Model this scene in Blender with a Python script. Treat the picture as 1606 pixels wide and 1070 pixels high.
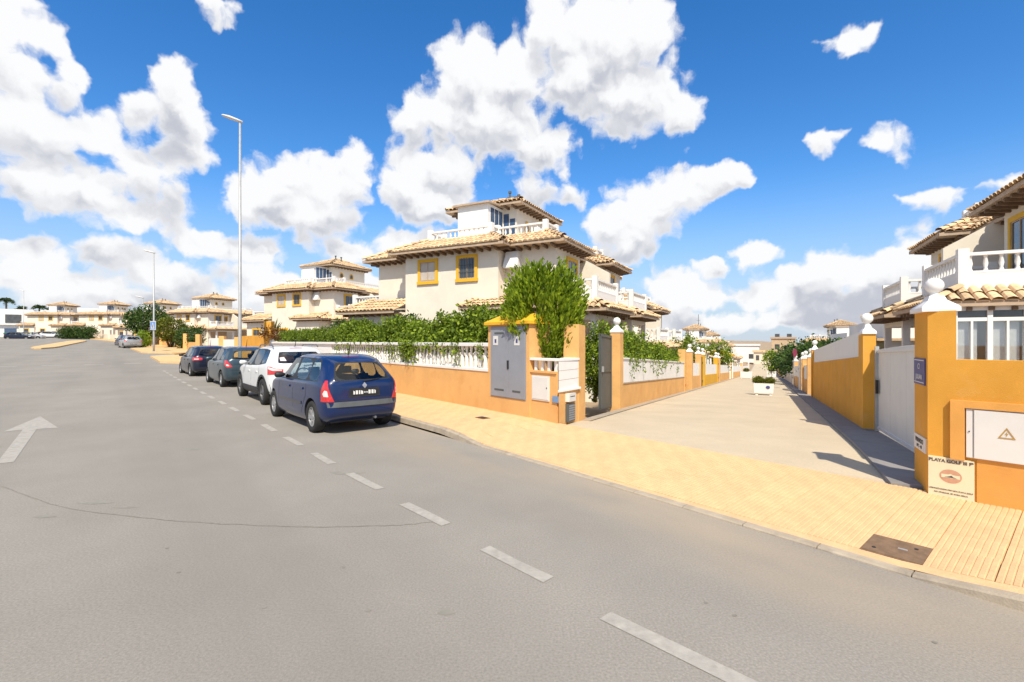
import bpy, bmesh, math, random
import numpy as np
from mathutils import Vector, Matrix
from mathutils.bvhtree import BVHTree

for o in list(bpy.data.objects): bpy.data.objects.remove(o, do_unlink=True)
SC = bpy.context.scene
COL = SC.collection
R = math.radians
rnd = random.Random(7)

# ------------------------------------------------------------------ camera
cam_d = bpy.data.cameras.new('camera'); cam = bpy.data.objects.new('camera', cam_d); COL.objects.link(cam)
cam.location = (0, 0, 1.67); cam.rotation_euler = (R(90), 0, 0)
cam_d.sensor_width = 36; cam_d.lens = 17.0; cam_d.clip_start = .05; cam_d.clip_end = 6000
SC.camera = cam
SC.view_settings.view_transform = 'Standard'; SC.view_settings.look = 'None'
SC.view_settings.exposure = 0.5; SC.view_settings.gamma = 1
SUN_EL, SUN_AZ = R(51), R(177)      # azimuth clockwise from +Y (the view direction): the sun stands behind the camera

# ------------------------------------------------------------------ world: Nishita sky with cumulus
W = bpy.data.worlds.new('World'); SC.world = W; W.use_nodes = True
def build_world():
    nt = W.node_tree; nt.nodes.clear(); N = nt.nodes.new; L = nt.links.new
    def mth(op, a, b=None, c=None, t=None, clamp=False):
        t = t or nt; n = t.nodes.new('ShaderNodeMath'); n.operation = op; n.use_clamp = clamp
        for i, v in enumerate((a, b, c)):
            if v is None: continue
            if isinstance(v, (int, float)): n.inputs[i].default_value = v
            else: t.links.new(v, n.inputs[i])
        return n.outputs[0]
    out = N('ShaderNodeOutputWorld'); bg = N('ShaderNodeBackground'); bg.inputs['Strength'].default_value = .11
    L(bg.outputs[0], out.inputs[0])
    sky = N('ShaderNodeTexSky'); sky.sky_type = 'NISHITA'; sky.sun_disc = False
    sky.sun_elevation = SUN_EL; sky.sun_rotation = SUN_AZ
    sky.air_density = 1.0; sky.dust_density = .15; sky.ozone_density = 4.0
    hs = N('ShaderNodeHueSaturation'); hs.inputs['Saturation'].default_value = 1.3; hs.inputs['Hue'].default_value = .504; hs.inputs['Value'].default_value = 1.22
    L(sky.outputs[0], hs.inputs['Color'])
    tc = N('ShaderNodeTexCoord'); sep = N('ShaderNodeSeparateXYZ'); L(tc.outputs['Generated'], sep.inputs[0])
    az = mth('ARCTAN2', sep.outputs[0], sep.outputs[1])
    el = mth('ARCSINE', sep.outputs[2])
    comb = N('ShaderNodeCombineXYZ'); L(az, comb.inputs[0]); L(el, comb.inputs[1])
    # cloud heaps seen in the photograph, as directions (azimuth, elevation, half-widths), from pixel measurements
    px = [(12,22,62,40),(80,52,30,24),(30,125,72,50),(112,122,36,26),(60,198,105,44),(0,190,60,60),(268,130,42,44),(288,178,48,46),(225,172,36,34),(160,210,66,30),(292,226,55,34),
          (232,272,76,28),(60,292,72,44),(132,302,62,40),(205,336,74,30),(275,338,42,22),(452,285,60,42),(420,312,66,44),(522,300,56,50),(556,268,26,34),(382,322,36,36),(480,346,86,34),(492,236,20,10),
          (55,398,92,30),(172,396,82,25),(330,386,62,28),(392,394,62,30),(250,424,62,15),(100,452,130,17),(300,448,84,22),(420,436,62,20),(545,400,52,26),(560,446,70,18),(20,430,60,16),(200,478,160,14),(420,476,130,14),(640,385,60,26),
          (735,108,60,50),(690,180,80,40),(772,190,90,55),(850,236,58,34),(805,122,66,56),(648,190,40,30),(940,60,104,72),(1010,50,56,60),(902,120,70,58),(985,150,96,58),(1066,176,42,34),(862,30,42,40),
          (640,290,50,58),(700,266,60,34),(682,322,76,40),(840,306,40,20),(896,305,22,14),(1120,285,54,29),(1060,302,58,40),(1000,342,68,54),(950,362,40,40),(980,390,54,27),(1156,279,24,17),
          (1181,395,35,24),(1114,420,28,12),(340,20,50,14),(1345,58,48,18),(1298,222,24,16),(1385,215,50,20),(1412,240,25,10),(1460,312,58,24),
          (1262,442,70,38),(1302,420,58,34),(1382,432,80,42),(1440,402,58,38),(1200,462,50,28),(1060,440,42,18),(1082,466,82,20),(1335,482,150,22),(1020,492,60,18),(1180,502,84,13),(1484,398,50,24),(1110,515,120,10),(1300,512,160,12),(1590,288,36,16)]
    blobs = []
    f = 758.
    for (u, v, ru, rv) in px:
        x = (u-803)/f; z = (535-v)/f; h = math.hypot(1, x)
        k = 1.22 if ru < 30 or rv < 19 else .98                          # small scraps need a little more body to survive the noise
        blobs.append((math.atan(x), math.atan(z/h), k*ru/f/(1+x*x), k*rv/f/h))
    # the smooth cloud map (density, and light from above) is sampled on a grid of directions and kept in colour ramps:
    # each ramp runs along azimuth and its three channels hold three neighbouring elevation bands
    def fld(a, e):
        k = .10; acc = np.full(np.broadcast(a, e).shape, 9.)
        for (ca, ce, ra, re) in blobs:
            l = np.hypot((a-ca)/ra, (e-ce)/re); h = np.maximum(k-np.abs(acc-l), 0)/k; acc = np.minimum(acc, l)-h*h*h*k/6
        return acc
    AZ = R(48); NS = 31
    g = bpy.data.node_groups.new('cloud_map', 'ShaderNodeTree')
    g.interface.new_socket('P', in_out='INPUT', socket_type='NodeSocketVector')
    g.interface.new_socket('Density', in_out='OUTPUT', socket_type='NodeSocketFloat'); g.interface.new_socket('Light', in_out='OUTPUT', socket_type='NodeSocketFloat')
    gi = g.nodes.new('NodeGroupInput'); go = g.nodes.new('NodeGroupOutput')
    def gm(op, a, b=None, c=None): return mth(op, a, b, c, t=g)
    gs = g.nodes.new('ShaderNodeSeparateXYZ'); g.links.new(gi.outputs[0], gs.inputs[0])
    def mixn(kind, f_, a_, b_):
        n_ = g.nodes.new('ShaderNodeMix'); n_.data_type = kind; i_, o_ = {'FLOAT': ((2, 3), 0), 'VECTOR': ((4, 5), 1)}[kind]
        g.links.new(f_, n_.inputs[0]); g.links.new(a_, n_.inputs[i_[0]]); g.links.new(b_, n_.inputs[i_[1]]); return n_.outputs[o_]
    def cloud_map(fn, nb, nseg, de):
        SEG = 2*AZ/nseg; seg = [gm('MULTIPLY_ADD', gs.outputs[0], 1/SEG, AZ/SEG-i) for i in range(nseg)]
        gt = [gm('GREATER_THAN', gs.outputs[0], -AZ+SEG*(i+1)) for i in range(nseg-1)]; eb = gm('MULTIPLY', gs.outputs[1], 1/de); acc = None
        for j0 in range(0, nb, 3):
            cur = None
            for ii in range(nseg):
                aa = -AZ+SEG*(ii+np.linspace(0, 1, NS)); ch = [np.clip(fn(aa, np.full(NS, (j0+k)*de)), 0, 1) for k in range(3)]
                rp = g.nodes.new('ShaderNodeValToRGB'); cr = rp.color_ramp; cr.interpolation = 'LINEAR'
                while len(cr.elements) < NS: cr.elements.new(.5)
                for i in range(NS): cr.elements[i].position = i/(NS-1); cr.elements[i].color = (ch[0][i], ch[1][i], ch[2][i], 1)
                g.links.new(seg[ii], rp.inputs[0]); cur = rp.outputs[0] if cur is None else mixn('VECTOR', gt[ii-1], cur, rp.outputs[0])
            sx = g.nodes.new('ShaderNodeSeparateXYZ'); g.links.new(cur, sx.inputs[0])
            for k in range(3): acc = sx.outputs[k] if acc is None else mixn('FLOAT', gm('SUBTRACT', eb, float(j0+k-1)), acc, sx.outputs[k])
        return acc
    g.links.new(cloud_map(lambda a, e: fld(a, e)*.5, 24, 3, R(1.62)), go.inputs[0])
    g.links.new(cloud_map(lambda a, e: .52+.95*(fld(a+.006, e+.03)-fld(a, e))+.42*(fld(a+.01, e+.07)-fld(a, e)), 18, 2, R(2.2)), go.inputs[1])
    def noise(scale, det, rough, vec, dim='3D'):
        n = N('ShaderNodeTexNoise'); n.inputs['Scale'].default_value = scale; n.inputs['Detail'].default_value = det
        n.inputs['Roughness'].default_value = rough; n.noise_dimensions = dim; L(vec, n.inputs['Vector']); return n
    def ramp(v, a, b, c, dd, smooth=True):
        n = N('ShaderNodeMapRange'); n.interpolation_type = 'SMOOTHSTEP' if smooth else 'LINEAR'
        L(v, n.inputs[0])
        for i, q in enumerate((a, b, c, dd)): n.inputs[i+1].default_value = q
        return n.outputs[0]
    n1 = noise(13, 4, .6, comb.outputs[0], '2D')
    w1 = N('ShaderNodeVectorMath'); w1.operation = 'MULTIPLY_ADD'; L(n1.outputs['Color'], w1.inputs[0]); w1.inputs[1].default_value = (.05, .042, 0); L(comb.outputs[0], w1.inputs[2])
    w2 = N('ShaderNodeVectorMath'); w2.operation = 'ADD'; L(w1.outputs[0], w2.inputs[0]); w2.inputs[1].default_value = (-.025, -.021, 0)
    grp = N('ShaderNodeGroup'); grp.node_tree = g; L(w2.outputs[0], grp.inputs[0]); sg_ = grp
    # elsewhere the same broken cumulus goes on, from one noise
    nf = noise(2.6, 3, .5, tc.outputs['Generated']); dfar = ramp(nf.outputs[0], .40, .66, 1.5, .3, False)
    inside = mth('MULTIPLY', ramp(mth('ABSOLUTE', az), R(49), R(47), 0, 1), ramp(el, R(40), R(37), 0, 1))
    dmix = N('ShaderNodeMix'); dmix.data_type = 'FLOAT'; L(inside, dmix.inputs[0]); L(dfar, dmix.inputs[2]); L(mth('MULTIPLY', sg_.outputs[0], 2.), dmix.inputs[3])
    lmix = N('ShaderNodeMix'); lmix.data_type = 'FLOAT'; L(inside, lmix.inputs[0]); lmix.inputs[2].default_value = .62; L(sg_.outputs[1], lmix.inputs[3])
    def puffs(vec):                                           # billows: rounded cells broken up by fractal noise
        nn = noise(34, 5, .6, vec, '2D'); v_ = N('ShaderNodeTexVoronoi'); v_.feature = 'SMOOTH_F1'; v_.voronoi_dimensions = '2D'; v_.inputs['Scale'].default_value = 30; v_.inputs['Smoothness'].default_value = .45
        L(vec, v_.inputs['Vector'])
        return mth('ADD', mth('MULTIPLY', mth('SUBTRACT', nn.outputs[0], .5), .50), mth('MULTIPLY', mth('SUBTRACT', v_.outputs['Distance'], .40), .46))
    h0 = puffs(w2.outputs[0])
    sh_ = N('ShaderNodeVectorMath'); sh_.operation = 'ADD'; L(w2.outputs[0], sh_.inputs[0]); sh_.inputs[1].default_value = (.0035, .0095, 0); h1_ = puffs(sh_.outputs[0])
    d0 = mth('ADD', dmix.outputs[0], h0)
    mask = ramp(d0, 1.10, .72, 0, 1)
    lit = mth('ADD', lmix.outputs[0], mth('MULTIPLY', mth('SUBTRACT', h1_, h0), .85))
    lit = ramp(lit, .08, .80, 0, 1)
    thick = ramp(d0, 1.05, .45, .12, 1)
    dark = mth('MULTIPLY', mth('SUBTRACT', 1, lit), thick)
    mx = N('ShaderNodeMix'); mx.data_type = 'RGBA'; L(dark, mx.inputs['Factor'])
    mx.inputs['A'].default_value = (6.3, 6.33, 6.4, 1); mx.inputs['B'].default_value = (3.6, 3.75, 4.2, 1)
    fade = ramp(el, .0, .03, .6, 1)
    m2 = N('ShaderNodeMix'); m2.data_type = 'RGBA'; L(mth('MULTIPLY', mask, fade), m2.inputs['Factor'])
    hz_ = N('ShaderNodeMix'); hz_.data_type = 'RGBA'; L(ramp(el, .32, .0, 0, .85), hz_.inputs['Factor']); L(hs.outputs[0], hz_.inputs['A']); hz_.inputs['B'].default_value = (3.0, 3.7, 4.9, 1)
    L(hz_.outputs['Result'], m2.inputs['A']); L(mx.outputs['Result'], m2.inputs['B'])
    L(m2.outputs['Result'], bg.inputs['Color'])
    W.cycles.sampling_method = 'MANUAL'; W.cycles.sample_map_resolution = 512
build_world()

sun_d = bpy.data.lights.new('sun', 'SUN'); sun = bpy.data.objects.new('sun', sun_d); COL.objects.link(sun)
sun_d.energy = 4.1; sun_d.angle = R(.53); sun_d.color = (1, .925, .765)
sd = Vector((math.sin(SUN_AZ)*math.cos(SUN_EL), math.cos(SUN_AZ)*math.cos(SUN_EL), math.sin(SUN_EL)))
sun.rotation_euler = sd.to_track_quat('Z', 'Y').to_euler()

# ------------------------------------------------------------------ helpers: materials
MATS = {}
def mat(name, col, rough=.8, var=.12, vscale=3., bump=0., bscale=60., spec=.3, metal=0., isl=0., stain=None, stain_scale=.7, coat=0., fine=0., fscale=90.):
    """procedural material: base colour with noise variation, optional per-piece variation, stains and bump"""
    if name in MATS: return MATS[name]
    m = bpy.data.materials.new(name); m.use_nodes = True; nt = m.node_tree; b = nt.nodes['Principled BSDF']
    b.inputs['Roughness'].default_value = rough; b.inputs['Metallic'].default_value = metal; b.inputs['Specular IOR Level'].default_value = spec
    if coat: b.inputs['Coat Weight'].default_value = coat; b.inputs['Coat Roughness'].default_value = .04
    N = nt.nodes.new; L = nt.links.new
    tc = N('ShaderNodeTexCoord')
    def noise(sc, det=5, rg=.6):
        n = N('ShaderNodeTexNoise'); n.inputs['Scale'].default_value = sc; n.inputs['Detail'].default_value = det; n.inputs['Roughness'].default_value = rg
        L(tc.outputs['Object'], n.inputs['Vector']); return n.outputs[0]
    def mr(v, a, b_, c, d):
        n = N('ShaderNodeMapRange'); L(v, n.inputs[0])
        for i, q in enumerate((a, b_, c, d)): n.inputs[i+1].default_value = q
        return n.outputs[0]
    def mul(a, b_):
        n = N('ShaderNodeMath'); n.operation = 'MULTIPLY'; L(a, n.inputs[0]); L(b_, n.inputs[1]); return n.outputs[0]
    val = mr(noise(vscale), .3, .7, 1-var, 1+var)
    if fine: val = mul(val, mr(noise(fscale, 2, .5), .3, .7, 1-fine, 1+fine))
    if isl:
        ge = N('ShaderNodeNewGeometry'); oi = N('ShaderNodeObjectInfo'); ad = N('ShaderNodeMath'); ad.operation = 'ADD'
        L(ge.outputs['Random Per Island'], ad.inputs[0]); L(oi.outputs['Random'], ad.inputs[1])
        fr = N('ShaderNodeMath'); fr.operation = 'FRACT'; L(ad.outputs[0], fr.inputs[0])
        val = mul(val, mr(fr.outputs[0], 0, 1, 1-isl, 1+isl))
    sc = N('ShaderNodeVectorMath'); sc.operation = 'SCALE'; sc.inputs[0].default_value = col[:3]; L(val, sc.inputs['Scale'])
    cur = sc.outputs[0]
    if stain:
        mx = N('ShaderNodeMix'); mx.data_type = 'RGBA'; L(mr(noise(stain_scale, 6, .7), .52, .72, 0, stain[3]), mx.inputs['Factor'])
        L(cur, mx.inputs['A']); mx.inputs['B'].default_value = (*stain[:3], 1); cur = mx.outputs['Result']
    L(cur, b.inputs['Base Color'])
    if bump:
        bp = N('ShaderNodeBump'); bp.inputs['Strength'].default_value = bump; bp.inputs['Distance'].default_value = .01
        L(noise(bscale, 4, .6), bp.inputs['Height']); L(bp.outputs[0], b.inputs['Normal'])
    MATS[name] = m; return m
def leafmat(name, col, isl=.45, trans=.35, col2=None):
    if name in MATS: return MATS[name]
    m = bpy.data.materials.new(name); m.use_nodes = True; nt = m.node_tree; N = nt.nodes.new; L = nt.links.new
    b = nt.nodes['Principled BSDF']; out = nt.nodes['Material Output']; b.inputs['Roughness'].default_value = .5; b.inputs['Specular IOR Level'].default_value = .25
    ge = N('ShaderNodeNewGeometry'); mr = N('ShaderNodeMapRange'); L(ge.outputs['Random Per Island'], mr.inputs[0]); mr.inputs[3].default_value = 1-isl; mr.inputs[4].default_value = 1+isl
    mx = N('ShaderNodeMix'); mx.data_type = 'RGBA'; L(ge.outputs['Random Per Island'], mx.inputs['Factor'])
    c2 = col2 or (col[0]*1.5, col[1]*1.15, col[2]*.8); mx.inputs['A'].default_value = (*col, 1); mx.inputs['B'].default_value = (*c2, 1)
    sc = N('ShaderNodeVectorMath'); sc.operation = 'SCALE'; L(mx.outputs['Result'], sc.inputs[0]); L(mr.outputs[0], sc.inputs['Scale'])
    L(sc.outputs[0], b.inputs['Base Color'])
    t = N('ShaderNodeBsdfTranslucent'); L(sc.outputs[0], t.inputs['Color']); ms = N('ShaderNodeMixShader'); ms.inputs[0].default_value = trans
    L(b.outputs[0], ms.inputs[1]); L(t.outputs[0], ms.inputs[2]); L(ms.outputs[0], out.inputs['Surface'])
    MATS[name] = m; return m
def glassmat(name, tint, refl=.12):
    if name in MATS: return MATS[name]
    m = bpy.data.materials.new(name); m.use_nodes = True; nt = m.node_tree; N = nt.nodes.new; L = nt.links.new
    nt.nodes.remove(nt.nodes['Principled BSDF']); out = nt.nodes['Material Output']
    tr = N('ShaderNodeBsdfTransparent'); tr.inputs[0].default_value = (*tint, 1); gl = N('ShaderNodeBsdfGlossy'); gl.inputs['Roughness'].default_value = .03
    lw_ = N('ShaderNodeLayerWeight'); lw_.inputs[0].default_value = .5; pw = N('ShaderNodeMath'); pw.operation = 'POWER'; L(lw_.outputs['Facing'], pw.inputs[0]); pw.inputs[1].default_value = 3.5
    ad = N('ShaderNodeMath'); ad.operation = 'MULTIPLY_ADD'; ad.use_clamp = True; L(pw.outputs[0], ad.inputs[0]); ad.inputs[1].default_value = .8; ad.inputs[2].default_value = .04+refl
    ms = N('ShaderNodeMixShader'); L(ad.outputs[0], ms.inputs[0]); L(tr.outputs[0], ms.inputs[1]); L(gl.outputs[0], ms.inputs[2]); L(ms.outputs[0], out.inputs['Surface'])
    MATS[name] = m; return m

M_asph = mat('asphalt', (.272, .248, .216), .9, .10, .45, .3, 140, .2, stain=(.238, .216, .187, .6), stain_scale=.33, fine=.16, fscale=70)
M_mark = mat('road_paint', (.375, .346, .306), .8, .14, 14, .3, 90, .2, stain=(.29, .265, .235, .9), stain_scale=6)
M_crack = mat('tar_seal', (.225, .207, .175), .8, .25, 20, .2, 60, .2, stain=(.29, .262, .23, .9), stain_scale=6)
M_tile = mat('pavement_tile', (.67, .425, .225), .9, .10, 5, .25, 120, .2, isl=.035, stain=(.56, .36, .18, .55), stain_scale=1.3, fine=.08)
M_joint = mat('pavement_joint', (.58, .38, .19), .95, .15, 6, .3, 80, .1)
M_pave = mat('pavement_far', (.64, .43, .22), .95, .13, 2, .3, 90, .1, fine=.08, fscale=14)
M_kerb = mat('kerb_concrete', (.40, .33, .25), .9, .15, 6, .4, 70, .2, stain=(.2, .17, .14, .6), stain_scale=4)
M_lane = mat('lane_concrete', (.53, .435, .31), .95, .07, .8, .3, 80, .15, stain=(.44, .35, .26, .5), stain_scale=.5, fine=.06, fscale=40)
M_grey = mat('grey_concrete', (.27, .25, .24), .9, .15, 3, .3, 70, .2, stain=(.17, .155, .15, .6), stain_scale=3)
M_dirt = mat('dirt', (.36, .27, .18), .95, .2, 1, .4, 40, .1)
M_orangeL = mat('orange_render_pale', (.71, .405, .155), .9, .10, 1.4, .5, 160, .15, stain=(.62, .30, .095, .6), stain_scale=2.2)
M_orangeR = mat('orange_render_deep', (.68, .335, .055), .9, .10, 1.6, .5, 160, .15, stain=(.68, .38, .12, .7), stain_scale=2.4)
M_white = mat('white_render', (.79, .77, .74), .85, .04, 2, .25, 130, .2, stain=(.66, .63, .58, .35), stain_scale=2)
M_cream = mat('cream_render', (.75, .68, .57), .9, .05, 1.2, .3, 120, .15, stain=(.63, .545, .47, .35), stain_scale=.9)
M_creamfar = mat('cream_render_far', (.70, .60, .49), .9, .06, 1.2, 0, 60, .15)
M_yellow = mat('yellow_surround', (.74, .41, .025), .7, .06, 5, .1, 90, .3)
M_rtile = mat('roof_tile', (.64, .45, .265), .85, .2, 6, .2, 40, .2, isl=.24, stain=(.47, .31, .18, .45), stain_scale=5)
M_rdeck = mat('roof_deck', (.26, .17, .10), .9, .2, 4)
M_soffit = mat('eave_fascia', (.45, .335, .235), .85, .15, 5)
M_rafter = mat('rafter_wood', (.17, .11, .07), .8, .2, 7)
M_pane = mat('window_pane', (.07, .075, .08), .08, .3, 2, spec=.8)
M_paneblue = mat('window_pane_blue', (.05, .09, .17), .06, .3, 2, spec=.9)
M_blind = mat('window_blind', (.50, .44, .38), .7, .1, 4)
M_darkin = mat('dark_opening', (.035, .032, .03), .9, .2, 3)
M_gmetal = mat('grey_metal', (.26, .275, .31), .5, .05, 3, spec=.5, stain=(.22, .22, .22, .4), stain_scale=2)
M_dmetal = mat('gate_metal', (.082, .093, .092), .5, .1, 3, .1, 40, spec=.5)
M_steel = mat('galvanised_steel', (.42, .42, .41), .5, .1, 6, spec=.5, metal=.3)
M_rust = mat('rusty_iron', (.20, .125, .075), .8, .25, 12, .4, 80, spec=.3, stain=(.12, .075, .05, .7), stain_scale=9)
M_ltgrey = mat('white_plastic', (.68, .665, .63), .6, .04, 3, spec=.4)
M_black = mat('black_plastic', (.022, .022, .024), .55, .2, 5, spec=.4)
M_ink = mat('printed_ink', (.10, .09, .09), .8)
M_signcream = mat('sign_cream', (.76, .66, .45), .6, .05, 5, stain=(.70, .56, .33, .4), stain_scale=5)
M_signblue = mat('sign_blue', (.07, .075, .22), .5, .05, 5)
M_signpink = mat('sign_brownpink', (.55, .30, .19), .7, .1, 20)
M_wood = mat('trunk_bark', (.12, .085, .06), .9, .3, 14, .6, 40)

# ------------------------------------------------------------------ helpers: meshes and objects
def link(name, me, parent=None):
    o = bpy.data.objects.new(name, me); COL.objects.link(o)
    if parent is not None: o.parent = parent
    return o
def tag(o, label=None, cat=None, group=None, kind=None):
    if label: o['label'] = label
    if cat: o['category'] = cat
    if group: o['group'] = group
    if kind: o['kind'] = kind
    return o
def thing(name, label, cat, loc=(0, 0, 0), rz=0, group=None):
    o = bpy.data.objects.new(name, None); COL.objects.link(o); o.empty_display_size = .2
    o.location = loc; o.rotation_euler = (0, 0, rz)
    return tag(o, label, cat, group)
class MB:
    def __init__(s): s.v = []; s.f = []
    def add(s, vs, fs):
        b = len(s.v); s.v += [tuple(p) for p in vs]; s.f += [tuple(i+b for i in q) for q in fs]; return s
    def box(s, x0, x1, y0, y1, z0, z1):
        if x0 > x1: x0, x1 = x1, x0
        if y0 > y1: y0, y1 = y1, y0
        return s.add([(x0,y0,z0),(x1,y0,z0),(x1,y1,z0),(x0,y1,z0),(x0,y0,z1),(x1,y0,z1),(x1,y1,z1),(x0,y1,z1)],
                     [(3,2,1,0),(4,5,6,7),(0,1,5,4),(1,2,6,5),(2,3,7,6),(3,0,4,7)])
    def prism(s, poly, z0, z1):
        n = len(poly); vs = [(x, y, z0) for x, y in poly] + [(x, y, z1) for x, y in poly]
        return s.add(vs, [tuple(range(n-1, -1, -1)), tuple(range(n, 2*n))] + [(i, (i+1) % n, n+(i+1) % n, n+i) for i in range(n)])
    def lathe(s, prof, c=(0, 0), n=16, cap=True):
        vs = [(c[0]+r*math.cos(2*math.pi*k/n), c[1]+r*math.sin(2*math.pi*k/n), z) for r, z in prof for k in range(n)]
        fs = [(i*n+k, i*n+(k+1) % n, (i+1)*n+(k+1) % n, (i+1)*n+k) for i in range(len(prof)-1) for k in range(n)]
        if cap: fs += [tuple(range(n-1, -1, -1)), tuple((len(prof)-1)*n+k for k in range(n))]
        return s.add(vs, fs)
    def tube(s, pts, rad, n=8):
        rads = rad if isinstance(rad, (list, tuple)) else [rad]*len(pts); pts = [Vector(p) for p in pts]; vs = []
        for i, p in enumerate(pts):
            d = (pts[min(i+1, len(pts)-1)]-pts[max(i-1, 0)]).normalized()
            a = d.cross(Vector((0, 0, 1)) if abs(d.z) < .9 else Vector((1, 0, 0))).normalized(); b = d.cross(a)
            vs += [p+rads[i]*(a*math.cos(2*math.pi*k/n)+b*math.sin(2*math.pi*k/n)) for k in range(n)]
        m = len(pts)
        return s.add(vs, [(i*n+k, i*n+(k+1) % n, (i+1)*n+(k+1) % n, (i+1)*n+k) for i in range(m-1) for k in range(n)] + [tuple(range(n-1, -1, -1)), tuple((m-1)*n+k for k in range(n))])
    def mesh(s, name, m, smooth=False):
        me = bpy.data.meshes.new(name); me.from_pydata(s.v, [], s.f); me.validate()
        bm = bmesh.new(); bm.from_mesh(me); bmesh.ops.recalc_face_normals(bm, faces=bm.faces); bm.to_mesh(me); bm.free()
        if m: me.materials.append(m)
        if smooth: me.polygons.foreach_set('use_smooth', [True]*len(me.polygons))
        return me
    def obj(s, name, m, parent=None, smooth=False, bev=0.):
        me = s.mesh(name, m, smooth)
        if bev:
            bm = bmesh.new(); bm.from_mesh(me)
            es = [e for e in bm.edges if len(e.link_faces) == 2 and e.calc_face_angle(0) > .5]
            bmesh.ops.bevel(bm, geom=es, offset=bev, segments=2, affect='EDGES', profile=.6); bm.to_mesh(me); bm.free()
        return link(name, me, parent)
def box(name, m, parent, x0, x1, y0, y1, z0, z1, bev=0.): return MB().box(x0, x1, y0, y1, z0, z1).obj(name, m, parent, bev=bev)
def text_mesh(body, size, name='lettering', bold=0.):
    c = bpy.data.curves.new(name, 'FONT'); c.body = body; c.size = size; c.align_x = 'CENTER'; c.align_y = 'CENTER'; c.extrude = .0012; c.offset = bold
    o = bpy.data.objects.new(name, c); COL.objects.link(o); dg = bpy.context.evaluated_depsgraph_get()
    me = bpy.data.meshes.new_from_object(o.evaluated_get(dg)); bpy.data.objects.remove(o, do_unlink=True); return me
def lettering(body, size, m, parent, loc, rot, bold=0., name='lettering'):
    me = text_mesh(body, size, name, bold); me.materials.clear(); me.materials.append(m); o = link(name, me, parent)
    o.location = loc; o.rotation_euler = rot; return o
def tree_copy(src, parent=None, loc=None, rot=None, scale=None):
    c = src.copy(); COL.objects.link(c)
    if parent is not None: c.parent = parent
    for ch in src.children: tree_copy(ch, c)
    if loc is not None: c.location = loc
    if rot is not None: c.rotation_euler = rot
    if scale is not None: c.scale = scale
    return c

# ------------------------------------------------------------------ layout frames: the road (t along, o off the kerb) and the lane (s along, o across)
RD = Vector((-.636, .772)).normalized(); RN = Vector((RD.y, -RD.x)); RO = Vector((-.65, 7.81))
LD = Vector((.4683, .8836)).normalized(); LQ = Vector((LD.y, -LD.x)); LA = Vector((1.0, 9.2))
RZ_R = math.atan2(-RD.y, -RD.x); RZ_L = math.atan2(LQ.y, LQ.x)
def softp(x, k=4.): return x if x > 8*k else k*math.log1p(math.exp(x/k))
def zr(t): return .022*softp(t-24, 5.)
def zl(s): return .085-.05*(softp(s+.2, .6) if s < 95 else 95.2)
def rxy(t, o): p = RO+RD*t+RN*o; return p.x, p.y
def lxy(s, o): p = LA+LD*s+LQ*o; return p.x, p.y
def r_of(x, y): d = Vector((x, y))-RO; return d.dot(RD), d.dot(RN)
def l_of(x, y): d = Vector((x, y))-LA; return d.dot(LD), d.dot(LQ)
def sm(a, b, x): x = min(1, max(0, (x-a)/(b-a))); return x*x*(3-2*x)
def terrain(x, y):
    t, o = r_of(x, y); s, ol = l_of(x, y); a = zr(max(t, 0))
    w = sm(-16, -4, ol)*sm(1, 2.0, o)
    return a*(1-w)+zl(s)*w
def gpx(u, v, z=0.):                      # measurement helper: where a photo pixel's ray meets height z
    Y = 758*(1.67-z)/(v-535); return ((u-803)/758*Y, Y)

# ================================================================== SETTING: terrain, road, pavements, lane
def zr(t): return .022*softp(min(t, 140)-24, 5.)
def ko(t): return -.0011*max(0, t-30)**2          # the kerb bends away to the left in the distance
def grid_obj(name, us, vs, fn, m, kind='structure', parent=None):
    V = [fn(u, v) for v in vs for u in us]; n = len(us)
    F = [(j*n+i, j*n+i+1, (j+1)*n+i+1, (j+1)*n+i) for j in range(len(vs)-1) for i in range(n-1)]
    mb = MB(); mb.add(V, F); o = mb.obj(name, m, parent, smooth=True)
    me = o.data                                   # make the sheet face up
    if me.polygons and sum(p.normal.z for p in me.polygons) < 0: me.flip_normals()
    if kind: o['kind'] = kind
    return o
sp = lambda a, b, n: [a+(b-a)*i/(n-1) for i in range(n)]
gx = sorted(set([round(math.sinh(k/9.)*12, 2) for k in range(-48, 49)])); gy = [-60, -30, -15]+[round(math.sinh(k/9.)*12, 2) for k in range(0, 49)]
grid_obj('ground', gx, gy, lambda x, y: (x, y, terrain(x, y)-(.3 if y < 200 else .5)), M_dirt)
road = grid_obj('road', sp(0, 1, 15), sp(-26, 0, 6)+sp(4, 190, 48), lambda a, t: (*rxy(t, ko(t)-(1-a)*60), zr(t)), M_asph)
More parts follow.
